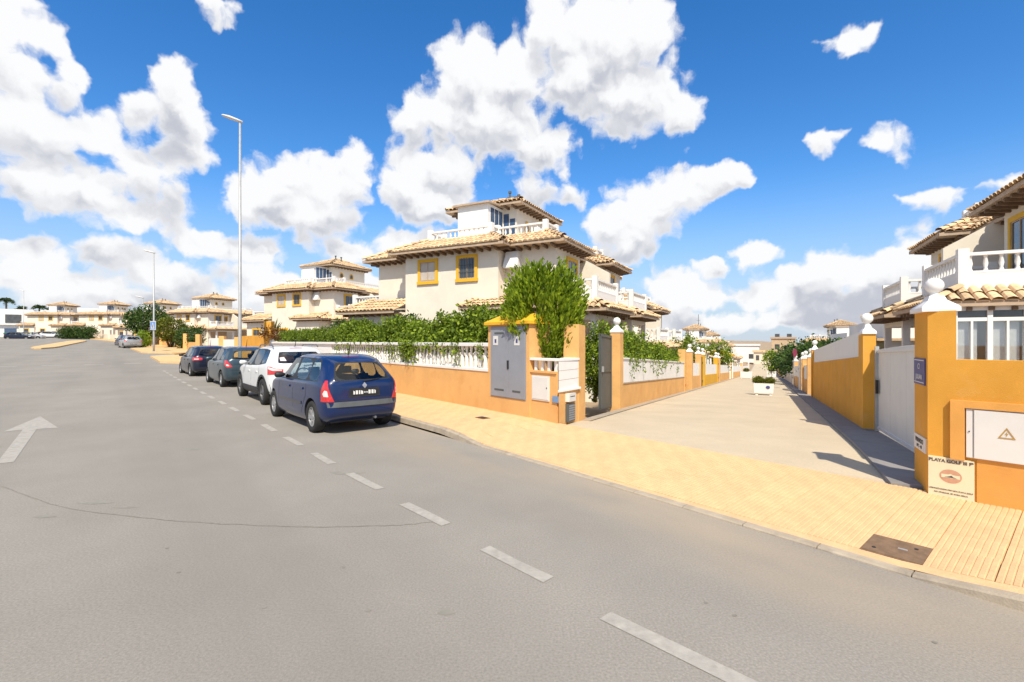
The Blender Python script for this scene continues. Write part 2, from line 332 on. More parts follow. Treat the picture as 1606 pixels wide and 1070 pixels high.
def weather_road():
    """sandy dust blown against the kerb and darker wheel tracks along the lane, both broken up by noise"""
    nt = M_asph.node_tree; N = nt.nodes.new; L = nt.links.new; b = nt.nodes['Principled BSDF']; src = b.inputs['Base Color'].links[0].from_socket
    tc = N('ShaderNodeTexCoord'); dp = N('ShaderNodeVectorMath'); dp.operation = 'DOT_PRODUCT'; L(tc.outputs['Object'], dp.inputs[0]); dp.inputs[1].default_value = (RN.x, RN.y, 0)
    of = N('ShaderNodeMath'); of.operation = 'SUBTRACT'; L(dp.outputs['Value'], of.inputs[0]); of.inputs[1].default_value = RO.dot(RN)
    def mr(v, a, c, d, e, clamp=True):
        n = N('ShaderNodeMapRange'); L(v, n.inputs[0]); n.clamp = clamp
        for i, q in enumerate((a, c, d, e)): n.inputs[i+1].default_value = q
        return n.outputs[0]
    def no(sc, st=(1, 1, 1)):
        mp = N('ShaderNodeMapping'); mp.inputs['Rotation'].default_value = (0, 0, math.atan2(RD.y, RD.x)); mp.vector_type = 'TEXTURE'; mp.inputs['Scale'].default_value = st; L(tc.outputs['Object'], mp.inputs[0])
        n = N('ShaderNodeTexNoise'); n.inputs['Scale'].default_value = sc; n.inputs['Detail'].default_value = 5; L(mp.outputs[0], n.inputs['Vector']); return n.outputs[0]
    def op(o_, a, c):
        n = N('ShaderNodeMath'); n.operation = o_; n.use_clamp = True
        for i, v in enumerate((a, c)):
            if isinstance(v, float): n.inputs[i].default_value = v
            else: L(v, n.inputs[i])
        return n.outputs[0]
    dust = op('MULTIPLY', mr(of.outputs[0], -1.5, -.02, 0, 1), mr(no(1.1, (3, 1, 1)), .35, .65, .1, .7))
    m1 = N('ShaderNodeMix'); m1.data_type = 'RGBA'; L(dust, m1.inputs['Factor']); L(src, m1.inputs['A']); m1.inputs['B'].default_value = (.44, .34, .235, 1)
    trk = op('MULTIPLY', mr(no(.55, (14, 1, 1)), .48, .72, 0, .5), mr(of.outputs[0], -2.2, -3.2, 0, 1))
    m2 = N('ShaderNodeMix'); m2.data_type = 'RGBA'; L(trk, m2.inputs['Factor']); L(m1.outputs['Result'], m2.inputs['A']); m2.inputs['B'].default_value = (.20, .182, .162, 1)
    L(m2.outputs['Result'], b.inputs['Base Color'])
weather_road()
def on_road(pts, name, m, h=.004):
    return MB().add([(x, y, zr(r_of(x, y)[0])+h) for x, y in pts], [tuple(range(len(pts)))]).obj(name, m, road)
# parking bay dashes, both ends measured along the line of the bay
dash_ends = [((.571, 2.944), (1.20, 2.29)), ((-.22, 3.895), (.254, 3.376)), ((-1.1, 4.964), (-.597, 4.395)), ((-2.047, 6.086), (-1.49, 5.45)),
             ((-2.95, 7.19), (-2.44, 6.57)), ((-3.92, 8.38), (-3.38, 7.73)), ((-4.97, 9.66), (-4.38, 8.94))]
p = Vector((-4.97, 9.66)); dd = Vector((-.645, .764))
while p.y < 25:
    p = p+dd*1.62; dash_ends.append((tuple(p), tuple(p-dd*.85)))
for a, b in dash_ends:
    a, b = Vector(a), Vector(b); d = (b-a).normalized(); n = Vector((-d.y, d.x))*.055; j = lambda: Vector((rnd.uniform(-.008, .008), rnd.uniform(-.008, .008)))
    on_road([a+n+j(), (a+b)/2+n+j(), b+n+j(), b-n+j(), (a+b)/2-n+j(), a-n+j()], 'parking_dash', M_mark)
on_road([gpx(*q) for q in [(63.5,653.5),(91.6,671.5),(58,673.5),(22,725),(-6,728),(36,674.5),(5,678)]], 'direction_arrow', M_mark)
def ribbon(name, pix, w, m, h=.003):
    pts = [Vector(gpx(*q)) for q in pix]; fine = []
    for i in range(len(pts)-1):
        for k in range(6):
            q = k/6; p0 = pts[max(i-1, 0)]; p1 = pts[i]; p2 = pts[i+1]; p3 = pts[min(i+2, len(pts)-1)]
            fine.append(.5*((2*p1)+(p2-p0)*q+(2*p0-5*p1+4*p2-p3)*q*q+(3*p1-p0-3*p2+p3)*q**3)+Vector((rnd.uniform(-.01, .01), rnd.uniform(-.01, .01))))
    V, F = [], []
    for i, q in enumerate(fine):
        d = (fine[min(i+1, len(fine)-1)]-fine[max(i-1, 0)]).normalized(); n = Vector((-d.y, d.x))*w*rnd.uniform(.35, 1.)
        V += [(*(q+n), zr(r_of(*q)[0])+h), (*(q-n), zr(r_of(*q)[0])+h)]
        if i: F.append((2*i-2, 2*i-1, 2*i+1, 2*i))
    return MB().add(V, F).obj(name, m, road)
ribbon('tar_crack', [(-30,748),(0,761),(60,784),(120,800),(240,814),(330,821),(450,826),(560,826),(640,823),(690,817)], .009, M_crack)
for (u, v) in [(262,860),(280,898),(415,953),(578,958),(538,890),(1107,946),(1152,966),(1466,1008)]:
    x, y = gpx(u, v); on_road([(x+.016*math.cos(a)*rnd.uniform(.6, 1.2), y+.016*math.sin(a)*rnd.uniform(.6, 1.2)) for a in sp(0, 5.4, 7)], 'tar_spot', M_crack, .003)
M_oil = mat('oil_stain', (.25, .232, .196), .8, .15, 8, stain=(.285, .257, .222, .9), stain_scale=5)
for (u, v, a, b) in [(150,788,.17,.05),(195,796,.12,.03),(300,705,.12,.06),(262,690,.08,.05),(545,742,.2,.1),(330,600,.5,.2),(70,810,.1,.04),(700,960,.05,.03)]:
    x, y = gpx(u, v); k_ = rnd.uniform(0, 3)
    on_road([(x+a*math.cos(t_)*(1+.3*math.sin(3*t_+k_)), y+b*math.sin(t_)*(1+.3*math.cos(2*t_+k_))) for t_ in sp(0, 5.8, 13)], 'oil_stain', M_oil, .002)
# give-way dashes of the far junction on the left
for k in range(7):
    a = 26+k*.5; x, y = rxy(33, -13+k*1.9); d = RN*.45
    on_road([(x-d.x, y-d.y), (x+d.x, y+d.y), (x+d.x+RD.x*.35, y+d.y+RD.y*.35), (x-d.x+RD.x*.35, y-d.y+RD.y*.35)], 'give_way_dash', M_mark)

# ---- roadside pavement
def kh(t):
    if t > 0: return .02+.11*sm(-.1, .7, t)
    return .02+.09*sm(-5.6, -6.6, t) if t < -5 else .02
def zpav(t, o): k = kh(t); return k+(.105-k+.02*sm(0, 1, t))*min(1, max(0, (o-.1)/1.9))+zr(t)
TW, TL = .38, .43
def kx_(t): return .021*min(0, t-.5)             # the kerb flares out a little toward the right
pav = grid_obj('pavement', [.10, .7, 1.4, 2.06], [-12+.5*i for i in range(90)], lambda o, t: (*rxy(t, o), zpav(t, o)-.014), M_joint)
border = grid_obj('pavement_border', [0, 1], sp(-12, .5, 26), lambda q, t: (*rxy(t, (kx_(t)+.098)*(1-q)+.104*q), zpav(t, .1)), M_tile)
far_pav = grid_obj('far_pavement', [.10, 1., 2.06], sp(18.2, 31, 12), lambda o, t: (*rxy(t, o), zpav(t, o)), M_pave)
def bulge(t0, t1, o0=-2.1):
    n = 14; pts = []
    for i in range(n):
        t = t0+(t1-t0)*i/(n-1); e = sm(0, 1.6, min(t-t0, t1-t)); pts.append((t, ko(t)+o0*e, ko(t)+2.1))
    V, F = [], []
    for (t, a, b) in pts:
        z = zr(t); V += [(*rxy(t, a), z-.05), (*rxy(t, a), z+.12), (*rxy(t, b), z+.14)]
    for i in range(n-1):
        q = 3*i; F += [(q, q+3, q+4, q+1), (q+1, q+4, q+5, q+2)]
    F += [(0, 1, 2), (3*n-1, 3*n-2, 3*n-3)]
    return tag(MB().add(V, F).obj('pavement_bulge', M_pave), kind='structure')
bulge(31, 43); bulge(47.5, 62); bulge(64, 176, 0)
tile_prof = []
nr = 9; w = TW-.003
mbt = MB(); xs = []
for k in range(nr):
    a = k*w/nr; xs += [(a+.001, -.001), (a+.006, .0045), (a+w/nr-.008, .0045), (a+w/nr-.003, -.001)]
xs = [(0, -.012)]+[(min(w, x), z) for x, z in xs]+[(w, -.012)]
ytile = TL-.008
mbt.add([(x, 0, z) for x, z in xs]+[(x, ytile, z) for x, z in xs], [(i, i+1, len(xs)+i+1, len(xs)+i) for i in range(len(xs)-1)]+[tuple(range(len(xs)-1, -1, -1)), tuple(range(len(xs), 2*len(xs)))])
tile_me = mbt.mesh('paving_tile', M_tile)
def tile_matrix(t, o, jit=.002):
    # local x along the road (to the right), y away from the kerb
    p0 = Vector((*rxy(t, o), zpav(t, o))); px_ = Vector((*rxy(t-TL, o), zpav(t-TL, o))); py_ = Vector((*rxy(t, o+TW), zpav(t, o+TW)))
    ex = (px_-p0).normalized(); ey = (py_-p0); ey = (ey-ex*ey.dot(ex)).normalized(); ez = ex.cross(ey)
    # ribs run across the pavement: mesh x -> along the road
    M = Matrix((ex, ey, ez)).transposed().to_4x4(); M.translation = p0+ez*rnd.uniform(-jit, jit); return M
TCOL0 = -5.22+18*TW                                   # a joint falls on the iron cover's edge
cover_cell = None; ncol = 60; count = 0; far_tiles = MB()
for c in range(-10, 52):
    t = -5.235-TW*(-c) if False else -5.235+TW*c
    for r_ in range(5):
        o = .105+r_*.385
        if c == 0 and r_ == 0: continue
        M = tile_matrix(t, o)
        if count < 300 and c <= 50:
            q = link('paving_tile', tile_me, pav); q.matrix_local = M; count += 1
        else:
            far_tiles.add([M @ v.co for v in tile_me.vertices], [tuple(p.vertices) for p in tile_me.polygons])
# kerb stones: each one its own block
kerb = grid_obj('kerb', [0, .1], sp(18.4, 31, 10), lambda o, t: (*rxy(t, o), kh(t)+zr(t)), M_kerb)
def kerb_stone(t0, t1):
    V = []
    for t in (t0-.004, t1+.004):
        for (o, dz) in ((-.0, -.1), (0.008, -.012), (.02, 0), (.1, .001), (.1, -.1)):
            V.append((*rxy(t, o+kx_(t)), kh(t)+zr(t)+dz))
    MB().add(V, [(0, 1, 6, 5), (1, 2, 7, 6), (2, 3, 8, 7), (3, 4, 9, 8), (4, 3, 2, 1, 0), (5, 6, 7, 8, 9)]).obj('kerb_stone', M_kerb, kerb)
t = 18.4
while t > -12: kerb_stone(t, t-.6); t -= .6
if far_tiles.v: tag(far_tiles.obj('paving_tiles_far', M_tile, pav), kind='stuff')
# iron cover and small valve cover
M0 = tile_matrix(-5.235, .105, 0)
cv = thing('utility_cover', 'rectangular rusty iron cover set in the yellow pavement', 'manhole cover'); cv.matrix_local = M0
box('frame', M_rust, cv, -.003, TL-.035, -.003, TW+.008, -.012, .004); 
lid = box('lid', M_rust, cv, .012, TL-.05, .012, TW-.008, 0, .009, bev=.002)
for (x, y) in ((.07, .09), (.30, .27)): MB().lathe([(.014, .009), (.014, .0125)], (x, y), 10).obj('lifting_hole', M_black, cv)
box('name_plate', M_steel, cv, .2, .26, .19, .21, .009, .0115)
x, y = gpx(757, 656, .13); tt, oo = r_of(x, y); Mv = tile_matrix(tt, oo, 0); Mv.translation.z += .011
vc = thing('valve_cover', 'small dark iron valve cover in the pavement near the grey cabinet', 'manhole cover'); vc.matrix_local = Mv
box('frame', M_rust, vc, -.14, .14, -.09, .09, -.02, .004); box('lid', M_black, vc, -.115, .115, -.065, .065, .004, .008)

# ---- lane: concrete sheet with a strip of kerb along the right-hand walls
def s_start(o): return -.139-.416*o
def lane_pt(a, q): o = a*4.62; s = s_start(o)+.03+(150-s_start(o))*q; return (*lxy(s, o), zl(s)+(.004 if s < 1 else 0))
lane = grid_obj('lane', sp(0, 1, 9), [0, .004, .008, .014, .02, .03, .04]+sp(.055, 1, 40), lane_pt, M_lane)
def strip(name, o0, o1, h, m, s1=150, s0=None):
    V, F = [], []; a = s_start(o0)+.02 if s0 is None else s0
    ss = [a+(s1-a)*(k/60)**1.6 for k in range(61)]
    for s in ss: V += [(*lxy(s, o0), zl(s)-.05), (*lxy(s, o0), zl(s)+h), (*lxy(s, o1), zl(s)+h+.005)]
    for i in range(60): q = 3*i; F += [(q, q+3, q+4, q+1), (q+1, q+4, q+5, q+2)]
    F.append((0, 1, 2))
    return tag(MB().add(V, F).obj(name, m), kind='structure')
strip('lane_kerb', 4.60, 5.04, .05, M_grey)
strip('gate_apron', 5.04, 5.9, .045, M_grey, 2.6, -2.0)
strip('lane_gutter', -.02, .22, .012, M_kerb, 150, .9)
strip('far_lane_verge', 5.04, 6.6, .03, M_grey, 150, 3.0)
# expansion joints across the lane
for s in (6.5, 13, 20, 28):
    V = [(*lxy(s, 0.25), zl(s)+.004), (*lxy(s, 4.58), zl(s)+.004), (*lxy(s+.018, 4.58), zl(s)+.004), (*lxy(s+.018, .25), zl(s)+.004)]
    MB().add(V, [(0, 1, 2, 3)]).obj('expansion_joint', M_kerb, lane)
# median islands on the left
def island(t0, t1, o0, o1, w, label=None):
    n = 16; L_, R_ = [], []
    for i in range(n):
        q = i/(n-1); t = t0+(t1-t0)*q; o = o0+(o1-o0)*q; e = w*.5*math.sin(math.pi*min(1, max(.02, q*4 if q < .125 else (1-q)*4 if q > .875 else .5)))**.5
        L_.append((t, o-e)); R_.append((t, o+e))
    ring = L_+R_[::-1]; m = len(ring)
    V = [(*rxy(t, o), zr(t)-.05) for t, o in ring]+[(*rxy(t, o), zr(t)+.13) for t, o in ring]
    tag(MB().add(V, [tuple(range(m, 2*m))]+[(i, (i+1) % m, m+(i+1) % m, m+i) for i in range(m)]).obj('traffic_island', M_pave), kind='structure')
island(10, 33, -15.8, -13.4, 1.7); island(62, 100, -10.4, -8.6, 2.0)

# ================================================================== WALLS
def ztop_slope(mb, o0, o1, s0, s1, h0, h1):
    """a block along the lane whose bottom and top follow the lane's fall"""
    a, b = zl(s0), zl(s1); P = lambda s, o, z: (*lxy(s, o), z)
    mb.add([P(s0,o0,a+h0),P(s0,o1,a+h0),P(s1,o1,b+h0),P(s1,o0,b+h0),P(s0,o0,a+h1),P(s0,o1,a+h1),P(s1,o1,b+h1),P(s1,o0,b+h1)],
           [(3,2,1,0),(4,5,6,7),(0,1,5,4),(1,2,6,5),(2,3,7,6),(3,0,4,7)]); return mb
def lane_block(name, m, parent, o0, o1, s0, s1, h0, h1): return ztop_slope(MB(), o0, o1, s0, s1, h0, h1).obj(name, m, parent)
def cap_ball(parent_pier, cx, cy, z, rz, hx, hy, r=.1):
    """white pyramid cap and ball on a pier"""
    mb = MB(); c, s = math.cos(rz), math.sin(rz)
    def sq(k, zz): return [(cx+c*x*k-s*y*k, cy+s*x*k+c*y*k, zz) for x, y in ((-hx, -hy), (hx, -hy), (hx, hy), (-hx, hy))]
    lv = [sq(1.1, z), sq(1.1, z+.04), sq(1.0, z+.06), sq(.55, z+.12), sq(.42, z+.17)]
    mb.add(sum(lv, []), [(4*i+k, 4*i+(k+1) % 4, 4*i+4+(k+1) % 4, 4*i+4+k) for i in range(4) for k in range(4)]+[(3, 2, 1, 0), (16, 17, 18, 19)])
    cap = mb.obj('pier_cap', M_white, parent_pier)
    pr = [(r*.45, z+.15), (r*.5, z+.18), (r*.42, z+.2)]+[(max(.002, r*math.sin(a)), z+.2+r-r*math.cos(a)*1.0) for a in sp(.45, math.pi, 12)]
    MB().lathe(pr, (cx, cy), 20).obj('ball_finial', M_white, cap, smooth=True)
def lane_pier(parent, s0, s1, o0, o1, h, m, ball=True, r=.1):
    p = lane_block('pier', m, parent, o0, o1, s0, s1, -.2, h)
    if ball:
        x, y = lxy((s0+s1)/2, (o0+o1)/2); cap_ball(p, x, y, max(zl(s0), zl(s1))+h-.004, RZ_L, abs(o1-o0)/2, abs(s1-s0)/2, r)
    return p
bal_prof = [(.045, 0), (.045, .03), (.028, .05), (.05, .16), (.046, .24), (.026, .38), (.038, .44), (.045, .47), (.045, .5)]
bal_me = MB().lathe(bal_prof, (0, 0), 10).mesh('baluster', M_white, smooth=True)

# ---- roadside wall of the near villa (orange base, white balustrade)
wall = thing('garden_wall', 'long pale orange roadside garden wall topped with a white balustrade', 'wall')
def rblock(name, m, parent, t0, t1, o0, o1, z0, z1, bev=0):
    P = [rxy(t0, o0), rxy(t1, o0), rxy(t1, o1), rxy(t0, o1)]
    return MB().prism(P, z0, z1).obj(name, m, parent, bev=bev)
rblock('wall_base', M_orangeL, wall, 2.2, 21.5, 2.03, 2.25, -.15, .98)
rblock('bottom_rail', M_white, wall, 2.2, 21.5, 2.012, 2.262, .98, 1.045, bev=.006)
rblock('top_rail', M_white, wall, 2.2, 21.5, 2.0, 2.27, 1.545, 1.63, bev=.012)
rblock('panel', M_white, wall, 12.5, 21.5, 2.06, 2.22, 1.045, 1.545)
t = 2.33
while t < 12.5:
    b = link('baluster', bal_me, wall); b.location = (*rxy(t, 2.135), 1.045); b.rotation_euler = (0, 0, rnd.uniform(0, 3)); t += .19
# ---- utility cabinet housing with grey doors
cab = thing('utility_cabinet', 'tall orange masonry housing with two grey metal doors under a yellow cap', 'utility box')
rblock('housing', M_orangeL, cab, .85, 2.235, 1.995, 2.55, -.15, 2.02)
P = lambda t, o, z: (*rxy(t, o), z)
MB().add([P(.79,1.92,2.02),P(2.30,1.92,2.02),P(2.30,2.62,2.02),P(.79,2.62,2.02),P(.79,1.92,2.08),P(2.30,1.92,2.08),P(2.30,2.62,2.08),P(.79,2.62,2.08),P(1.05,2.27,2.27),P(2.0,2.27,2.27)],
         [(3,2,1,0),(0,1,5,4),(1,2,6,5),(2,3,7,6),(3,0,4,7),(4,5,9,8),(6,7,8,9),(5,6,9),(7,4,8)]).obj('cap', M_yellow, cab)
rblock('door_frame', M_gmetal, cab, .95, 2.13, 1.984, 2.02, .46, 1.985)
for (a, b, lab) in ((.965, 1.50, 0), (1.508, 2.115, 1)):
    d = rblock('door', M_gmetal, cab, a, b, 1.972, 1.986, .475, 1.97, bev=.003)
    for z in (1.84, .62): rblock('vent', M_dmetal, d, a+.14, b-.14, 1.968, 1.971, z-.02, z+.02)
    c = (a+b)/2 + (.12 if lab else -.02)
    rblock('notice', M_ltgrey, d, c-.085, c+.085, 1.967, 1.971, 1.58, 1.78); rblock('notice_mark', M_signblue, d, c-.03, c+.03, 1.9645, 1.9668, 1.63, 1.71)
rblock('lock', M_black, cab, 1.475, 1.53, 1.955, 1.97, 1.08, 1.26, bev=.004)
# ---- corner wall block with meter box, white balustrade and pier
cor = thing('corner_wall', 'orange corner wall with white panel and small balustrade beside the cabinet', 'wall')
rblock('wall_base', M_orangeL, cor, .10, .85, 2.032, 2.12, -.15, 1.045)
rblock('ledge', M_orangeL, cor, .11, .85, 2.005, 2.125, 1.045, 1.085)
rblock('top_rail', M_white, cor, .11, .85, 2.0, 2.15, 1.285, 1.334, bev=.006)
for t in (.18, .37, .56, .75):
    rblock('baluster', M_white, cor, t-.032, t+.032, 2.07, 2.13, 1.085, 1.285)
def corner_poly(name, m, z0, z1, e=0.):
    A = [Vector(rxy(.05, 2.03)), Vector(lxy(.75, 0)), Vector(lxy(.75, -.3)), Vector(rxy(.36, 2.38))]; c = sum(A, Vector((0, 0)))/4
    A[0] = A[0]+(A[0]-c).normalized()*e; A[1] = A[1]+LQ*e
    return MB().prism([tuple(q) for q in A], z0, z1).obj(name, m, cor)
corner_poly('side_wall', M_orangeL, -.15, .70, .006); corner_poly('sill', M_white, .70, .74, .06); corner_poly('white_panel', M_white, .74, 1.285, .012); corner_poly('panel_cap', M_white, 1.286, 1.33, .03)
for z in (.92, 1.10): corner_poly('groove', M_kerb, z, z+.008, .0135)
p = lane_pier(cor, .74, 1.12, -.32, .02, 1.98, M_orangeL, ball=False)
mb_ = thing('meter_box', 'white meter cupboard door in the orange corner wall left of the letter box', 'utility box')
rblock('frame', M_ltgrey, mb_, .30, .80, 2.014, 2.04, .50, .985); rblock('door', M_ltgrey, mb_, .325, .775, 2.006, 2.016, .525, .96, bev=.003)
rblock('lock', M_black, mb_, .35, .37, 2.002, 2.007, .74, .77)
lb = thing('letter_box', 'white letter box on the orange corner by the grey gate', 'letter box'); lane_block('body', M_ltgrey, lb, -.1, .035, .16, .52, .44, .60); lane_block('slot', M_black, lb, -.1, .037, .22, .46, .53, .545)
vg = thing('vent_grille', 'dark louvred grille low in the orange corner by the grey gate', 'vent'); lane_block('frame', M_dmetal, vg, -.1, .02, .16, .52, .05, .395)
for k in range(7): lane_block('slat', M_gmetal, vg, -.05, .027, .19, .49, .075+k*.044, .103+k*.044)
bs = thing('number_plate', 'small pale blue house number tile on the orange corner wall', 'sign'); rblock('tile', mat('tile_blue', (.16, .27, .45), .4), bs, .05, .2, 2.004, 2.03, .50, .62)
# ---- grey pedestrian gate leaf and the lane's left-hand walls
gate = thing('pedestrian_gate', 'dark grey sheet metal gate leaf standing by the pier with white ball', 'gate')
lane_block('leaf', M_dmetal, gate, -.27, -.235, 2.93, 3.88, .06, 1.93)
for h in (.06, .98, 1.86): lane_block('cross_bar', M_dmetal, gate, -.232, -.215, 2.93, 3.88, h, h+.06)
for s in (2.93, 3.83): lane_block('upright', M_dmetal, gate, -.2335, -.212, s, s+.05, .06, 1.93)
lane_block('handle', M_steel, gate, -.215, -.17, 3.02, 3.06, .98, 1.12)
lw = thing('lane_wall', 'orange lane wall with long white panels and a ball-topped pier beside the grey gate', 'wall')
lane_pier(lw, 3.9, 4.22, -.26, .0, 2.02, M_orangeL)
lane_block('wall_base', M_orangeL, lw, -.22, -.02, 4.22, 14.95, -.2, .66)
lane_block('ledge', M_kerb, lw, -.23, .0, 4.22, 14.95, .66, .69)
for k in range(4):
    a = 4.22+k*2.6825; lane_block('white_panel', M_white, lw, -.2, -.035, a+.005, a+2.6825-.005, .69, 1.33)
lane_block('coping', M_white, lw, -.23, -.005, 4.22, 14.95, 1.33, 1.37)
lane_pier(lw, 14.95, 15.35, -.3, .02, 1.96, M_orangeL, ball=False)
MB().box(-.01, .01, -.05, .05, -.05, .05).obj('hydrant_mark', mat('red_plate', (.45, .09, .04), .6), lw).matrix_local = Matrix.Translation((*lxy(15.1, .03), zl(15.1)+.3)) @ Matrix.Rotation(RZ_L, 4, 'Z')
def far_wall(s0, s1, o, side, m, label, gate_lab=None, gs=0, panel=True, ph=1.9):
    w_ = thing('lane_wall', label, 'wall', group=None); a, b = (o-.22, o) if side < 0 else (o, o+.22)
    lane_pier(w_, s0, s0+.38, a-.04, b+.04, ph, m)
    lane_block('wall_base', m, w_, a, b, s0+.38, s1, -.3, .68)
    if panel: lane_block('white_panel', M_white, w_, a+.03, b-.03, s0+.38, s1, .68, 1.36)
    lane_pier(w_, s1, s1+.38, a-.04, b+.04, ph, m)
    if gate_lab:
        g = thing('garden_gate', gate_lab, 'gate'); m2 = M_dmetal if side < 0 else M_ltgrey
        for k in range(5): lane_block('board', m2, g, o-.12, o-.08, s1+.4+k*gs/5, s1+.38+(k+1)*gs/5, .08, 1.75)
        for h in (.3, 1.4): lane_block('cross_bar', m2, g, o-.08, o-.05, s1+.38, s1+.38+gs, h, h+.07)
far_wall(17.1, 20.6, 0, -1, M_orangeL, 'short orange and white lane wall section with square hedge behind it', 'narrow dark gate just before the yellow wall on the left of the lane', 1.6)
far_wall(22.6, 31, 0, -1, mat('yellow_render', (.66, .36, .03), .9, .08, 1.5), 'yellow lane wall with white panel under the climbing tree', 'dark gate beyond the yellow lane wall', 1.6)
far_wall(33, 45, 0, -1, M_orangeL, 'distant pale orange wall on the left side of the lane')
far_wall(47, 70, 0, -1, M_orangeL, 'farthest orange wall on the left side of the lane')
far_wall(72, 100, 0, -1, M_creamfar, 'cream wall far down the left side of the lane')

# ---- right-hand corner: deep orange wall, pier, signs, meter cupboard, white gate
rw = thing('corner_wall', 'deep orange wall and ball-topped pier at the right-hand corner of the lane', 'wall')
Cc = Vector(rxy(-5.32, 2.0))
def pp(a, b): q = Cc-RD*a+LD*b; return (q.x, q.y)
pier = MB().prism([pp(0, 0), pp(.22, 0), pp(.22, .5), pp(0, .5)], -.15, 1.975).obj('pier', M_orangeR, rw)
cx, cy = pp(.11, .25); cap_ball(pier, cx, cy, 1.972, RZ_L, .14, .22, .082)
rblock('wall_base', M_orangeR, rw, -5.54, -13, 2.0, 2.2, -.15, 1.485)
# raised render surround of the meter cupboard
for (a, b, z0, z1) in ((-5.50, -5.605, .50, 1.085), (-5.605, -8.0, 1.015, 1.085)):
    rblock('surround', mat('orange_render_patch', (.70, .345, .085), .9, .08, 3, .3, 150), rw, a, b, 1.955, 2.0, z0, z1)
rblock('plinth_patch', mat('orange_render_low', (.68, .32, .075), .9, .10, 2.4, .3, 150, stain=(.6, .30, .10, .5), stain_scale=3), rw, -5.69, -13, 1.985, 2.0, .0, .53)
mt = thing('meter_cupboard', 'white electric meter cupboard with hazard triangle in the deep orange wall', 'utility box')
rblock('frame', M_ltgrey, mt, -5.612, -7.9, 1.985, 2.0, .53, 1.01)
rblock('hinge_strip', M_ltgrey, mt, -5.615, -5.66, 1.968, 1.984, .535, 1.005, bev=.003)
d = rblock('door', M_ltgrey, mt, -5.672, -7.85, 1.962, 1.984, .535, 1.005, bev=.003)
MB().lathe([(.006, 0), (.006, .006)], (0, 0), 10).obj('screw', M_black, mt).matrix_local = Matrix.Translation((*rxy(-5.638, 1.966), .79)) @ Matrix.Rotation(RZ_R, 4, 'Z') @ Matrix.Rotation(R(90), 4, 'X')
fr = Matrix.Rotation(RZ_R, 4, 'Z') @ Matrix.Rotation(R(90), 4, 'X')      # text facing the road
tri = [(-.06, -.045), (.06, -.045), (0, .06)]; tin = [(-.042, -.034), (.042, -.034), (0, .04)]
mbx = MB(); mbx.add([(x, y, 0) for x, y in tri+tin], [(0, 1, 4, 3), (1, 2, 5, 4), (2, 0, 3, 5)]); hz = mbx.obj('hazard_triangle', mat('hazard_brown', (.42, .25, .06), .7), d)
hz.matrix_local = Matrix.Translation((*rxy(-5.895, 1.959), .80)) @ fr
mbx = MB(); mbx.add([(x, y, 0) for x, y in ((.004, .024), (-.014, -.006), (-.002, -.004), (-.006, -.028), (.012, .004), (.001, .002))], [(0, 1, 2, 3, 4, 5)]); bo = mbx.obj('lightning_mark', MATS['hazard_brown'], d)
bo.matrix_local = Matrix.Translation((*rxy(-5.895, 1.959), .80)) @ fr
sg = thing('estate_sign', 'cream estate name plaque at the foot of the deep orange pier', 'sign')
rblock('board', M_signcream, sg, -5.328, -5.672, 1.982, 1.9995, .105, .50, bev=.002)
def rtxt(body, size, m, par, t, o, z, bold=0): 
    q = lettering(body, size, m, par, (0, 0, 0), (0, 0, 0), bold); q.matrix_local = Matrix.Translation((*rxy(t, o), z)) @ fr; return q
rtxt('PLAYA GOLF III Fª', .043, M_ink, sg, -5.5, 1.980, .465, .0012)
rtxt('URBANIZACION PRIVADA PLAYA GOLF', .0185, M_ink, sg, -5.5, 1.980, .178)
rtxt('NO APARCAR. SE AVISA GRUA', .0185, M_ink, sg, -5.5, 1.980, .145)
ov = MB(); n = 28; ov.add([(.085*math.cos(2*math.pi*k/n), .068*math.sin(2*math.pi*k/n), 0) for k in range(n)], [tuple(range(n))]); q = ov.obj('oval_emblem', M_signpink, sg)
q.matrix_local = Matrix.Translation((*rxy(-5.5, 1.9805), .318)) @ fr
iv = MB(); iv.add([(x, y, 0) for x, y in ((-.07, -.018), (.07, -.018), (.07, .016), (.02, .016), (0, .026), (-.02, .016), (-.07, .016))], [tuple(range(7))]); q = iv.obj('emblem_band', M_signcream, sg); q.matrix_local = Matrix.Translation((*rxy(-5.5, 1.979), .318)) @ fr
iv = MB(); iv.add([(x, y, 0) for x, y in ((-.05, -.012), (.05, -.012), (.02, -.004), (.008, .01), (-.004, .004), (-.02, -.004))], [tuple(range(6))]); q = iv.obj('emblem_mark', M_ink, sg); q.matrix_local = Matrix.Translation((*rxy(-5.5, 1.9775), .318)) @ fr
# signs on the pier's lane face
fl = Matrix.Rotation(RZ_L-R(90), 4, 'Z') @ Matrix.Rotation(R(90), 4, 'X')     # text facing the lane
def pier_sign(name, label, b0, b1, z0, z1, m, lines):
    g = thing(name, label, 'sign')
    bx_ = MB(); a = Vector(pp(0, b0)); b = Vector(pp(0, b1)); nn = -LQ*.012
    bx_.prism([tuple(a), tuple(b), tuple(b+nn), tuple(a+nn)], z0, z1).obj('board', m, g)
    for (txt, size, z, mm) in lines:
        q = lettering(txt, size, mm, g, (0, 0, 0), (0, 0, 0)); c = (a+b)/2+nn*1.25; q.matrix_local = Matrix.Translation((c.x, c.y, z)) @ fl
    return g, a, b, nn
g, a, b, nn = pier_sign('street_sign', 'blue street name plate on the shaded side of the orange pier', .06, .47, 1.205, 1.485, M_signblue, [('C/', .085, 1.395, M_ltgrey), ('JULIAN', .075, 1.285, M_ltgrey)])
for z in (1.225, 1.46): MB().prism([tuple(a+(b-a)*.06+nn), tuple(a+(b-a)*.94+nn), tuple(a+(b-a)*.94+nn*1.2), tuple(a+(b-a)*.06+nn*1.2)], z, z+.008).obj('border', M_ltgrey, g)
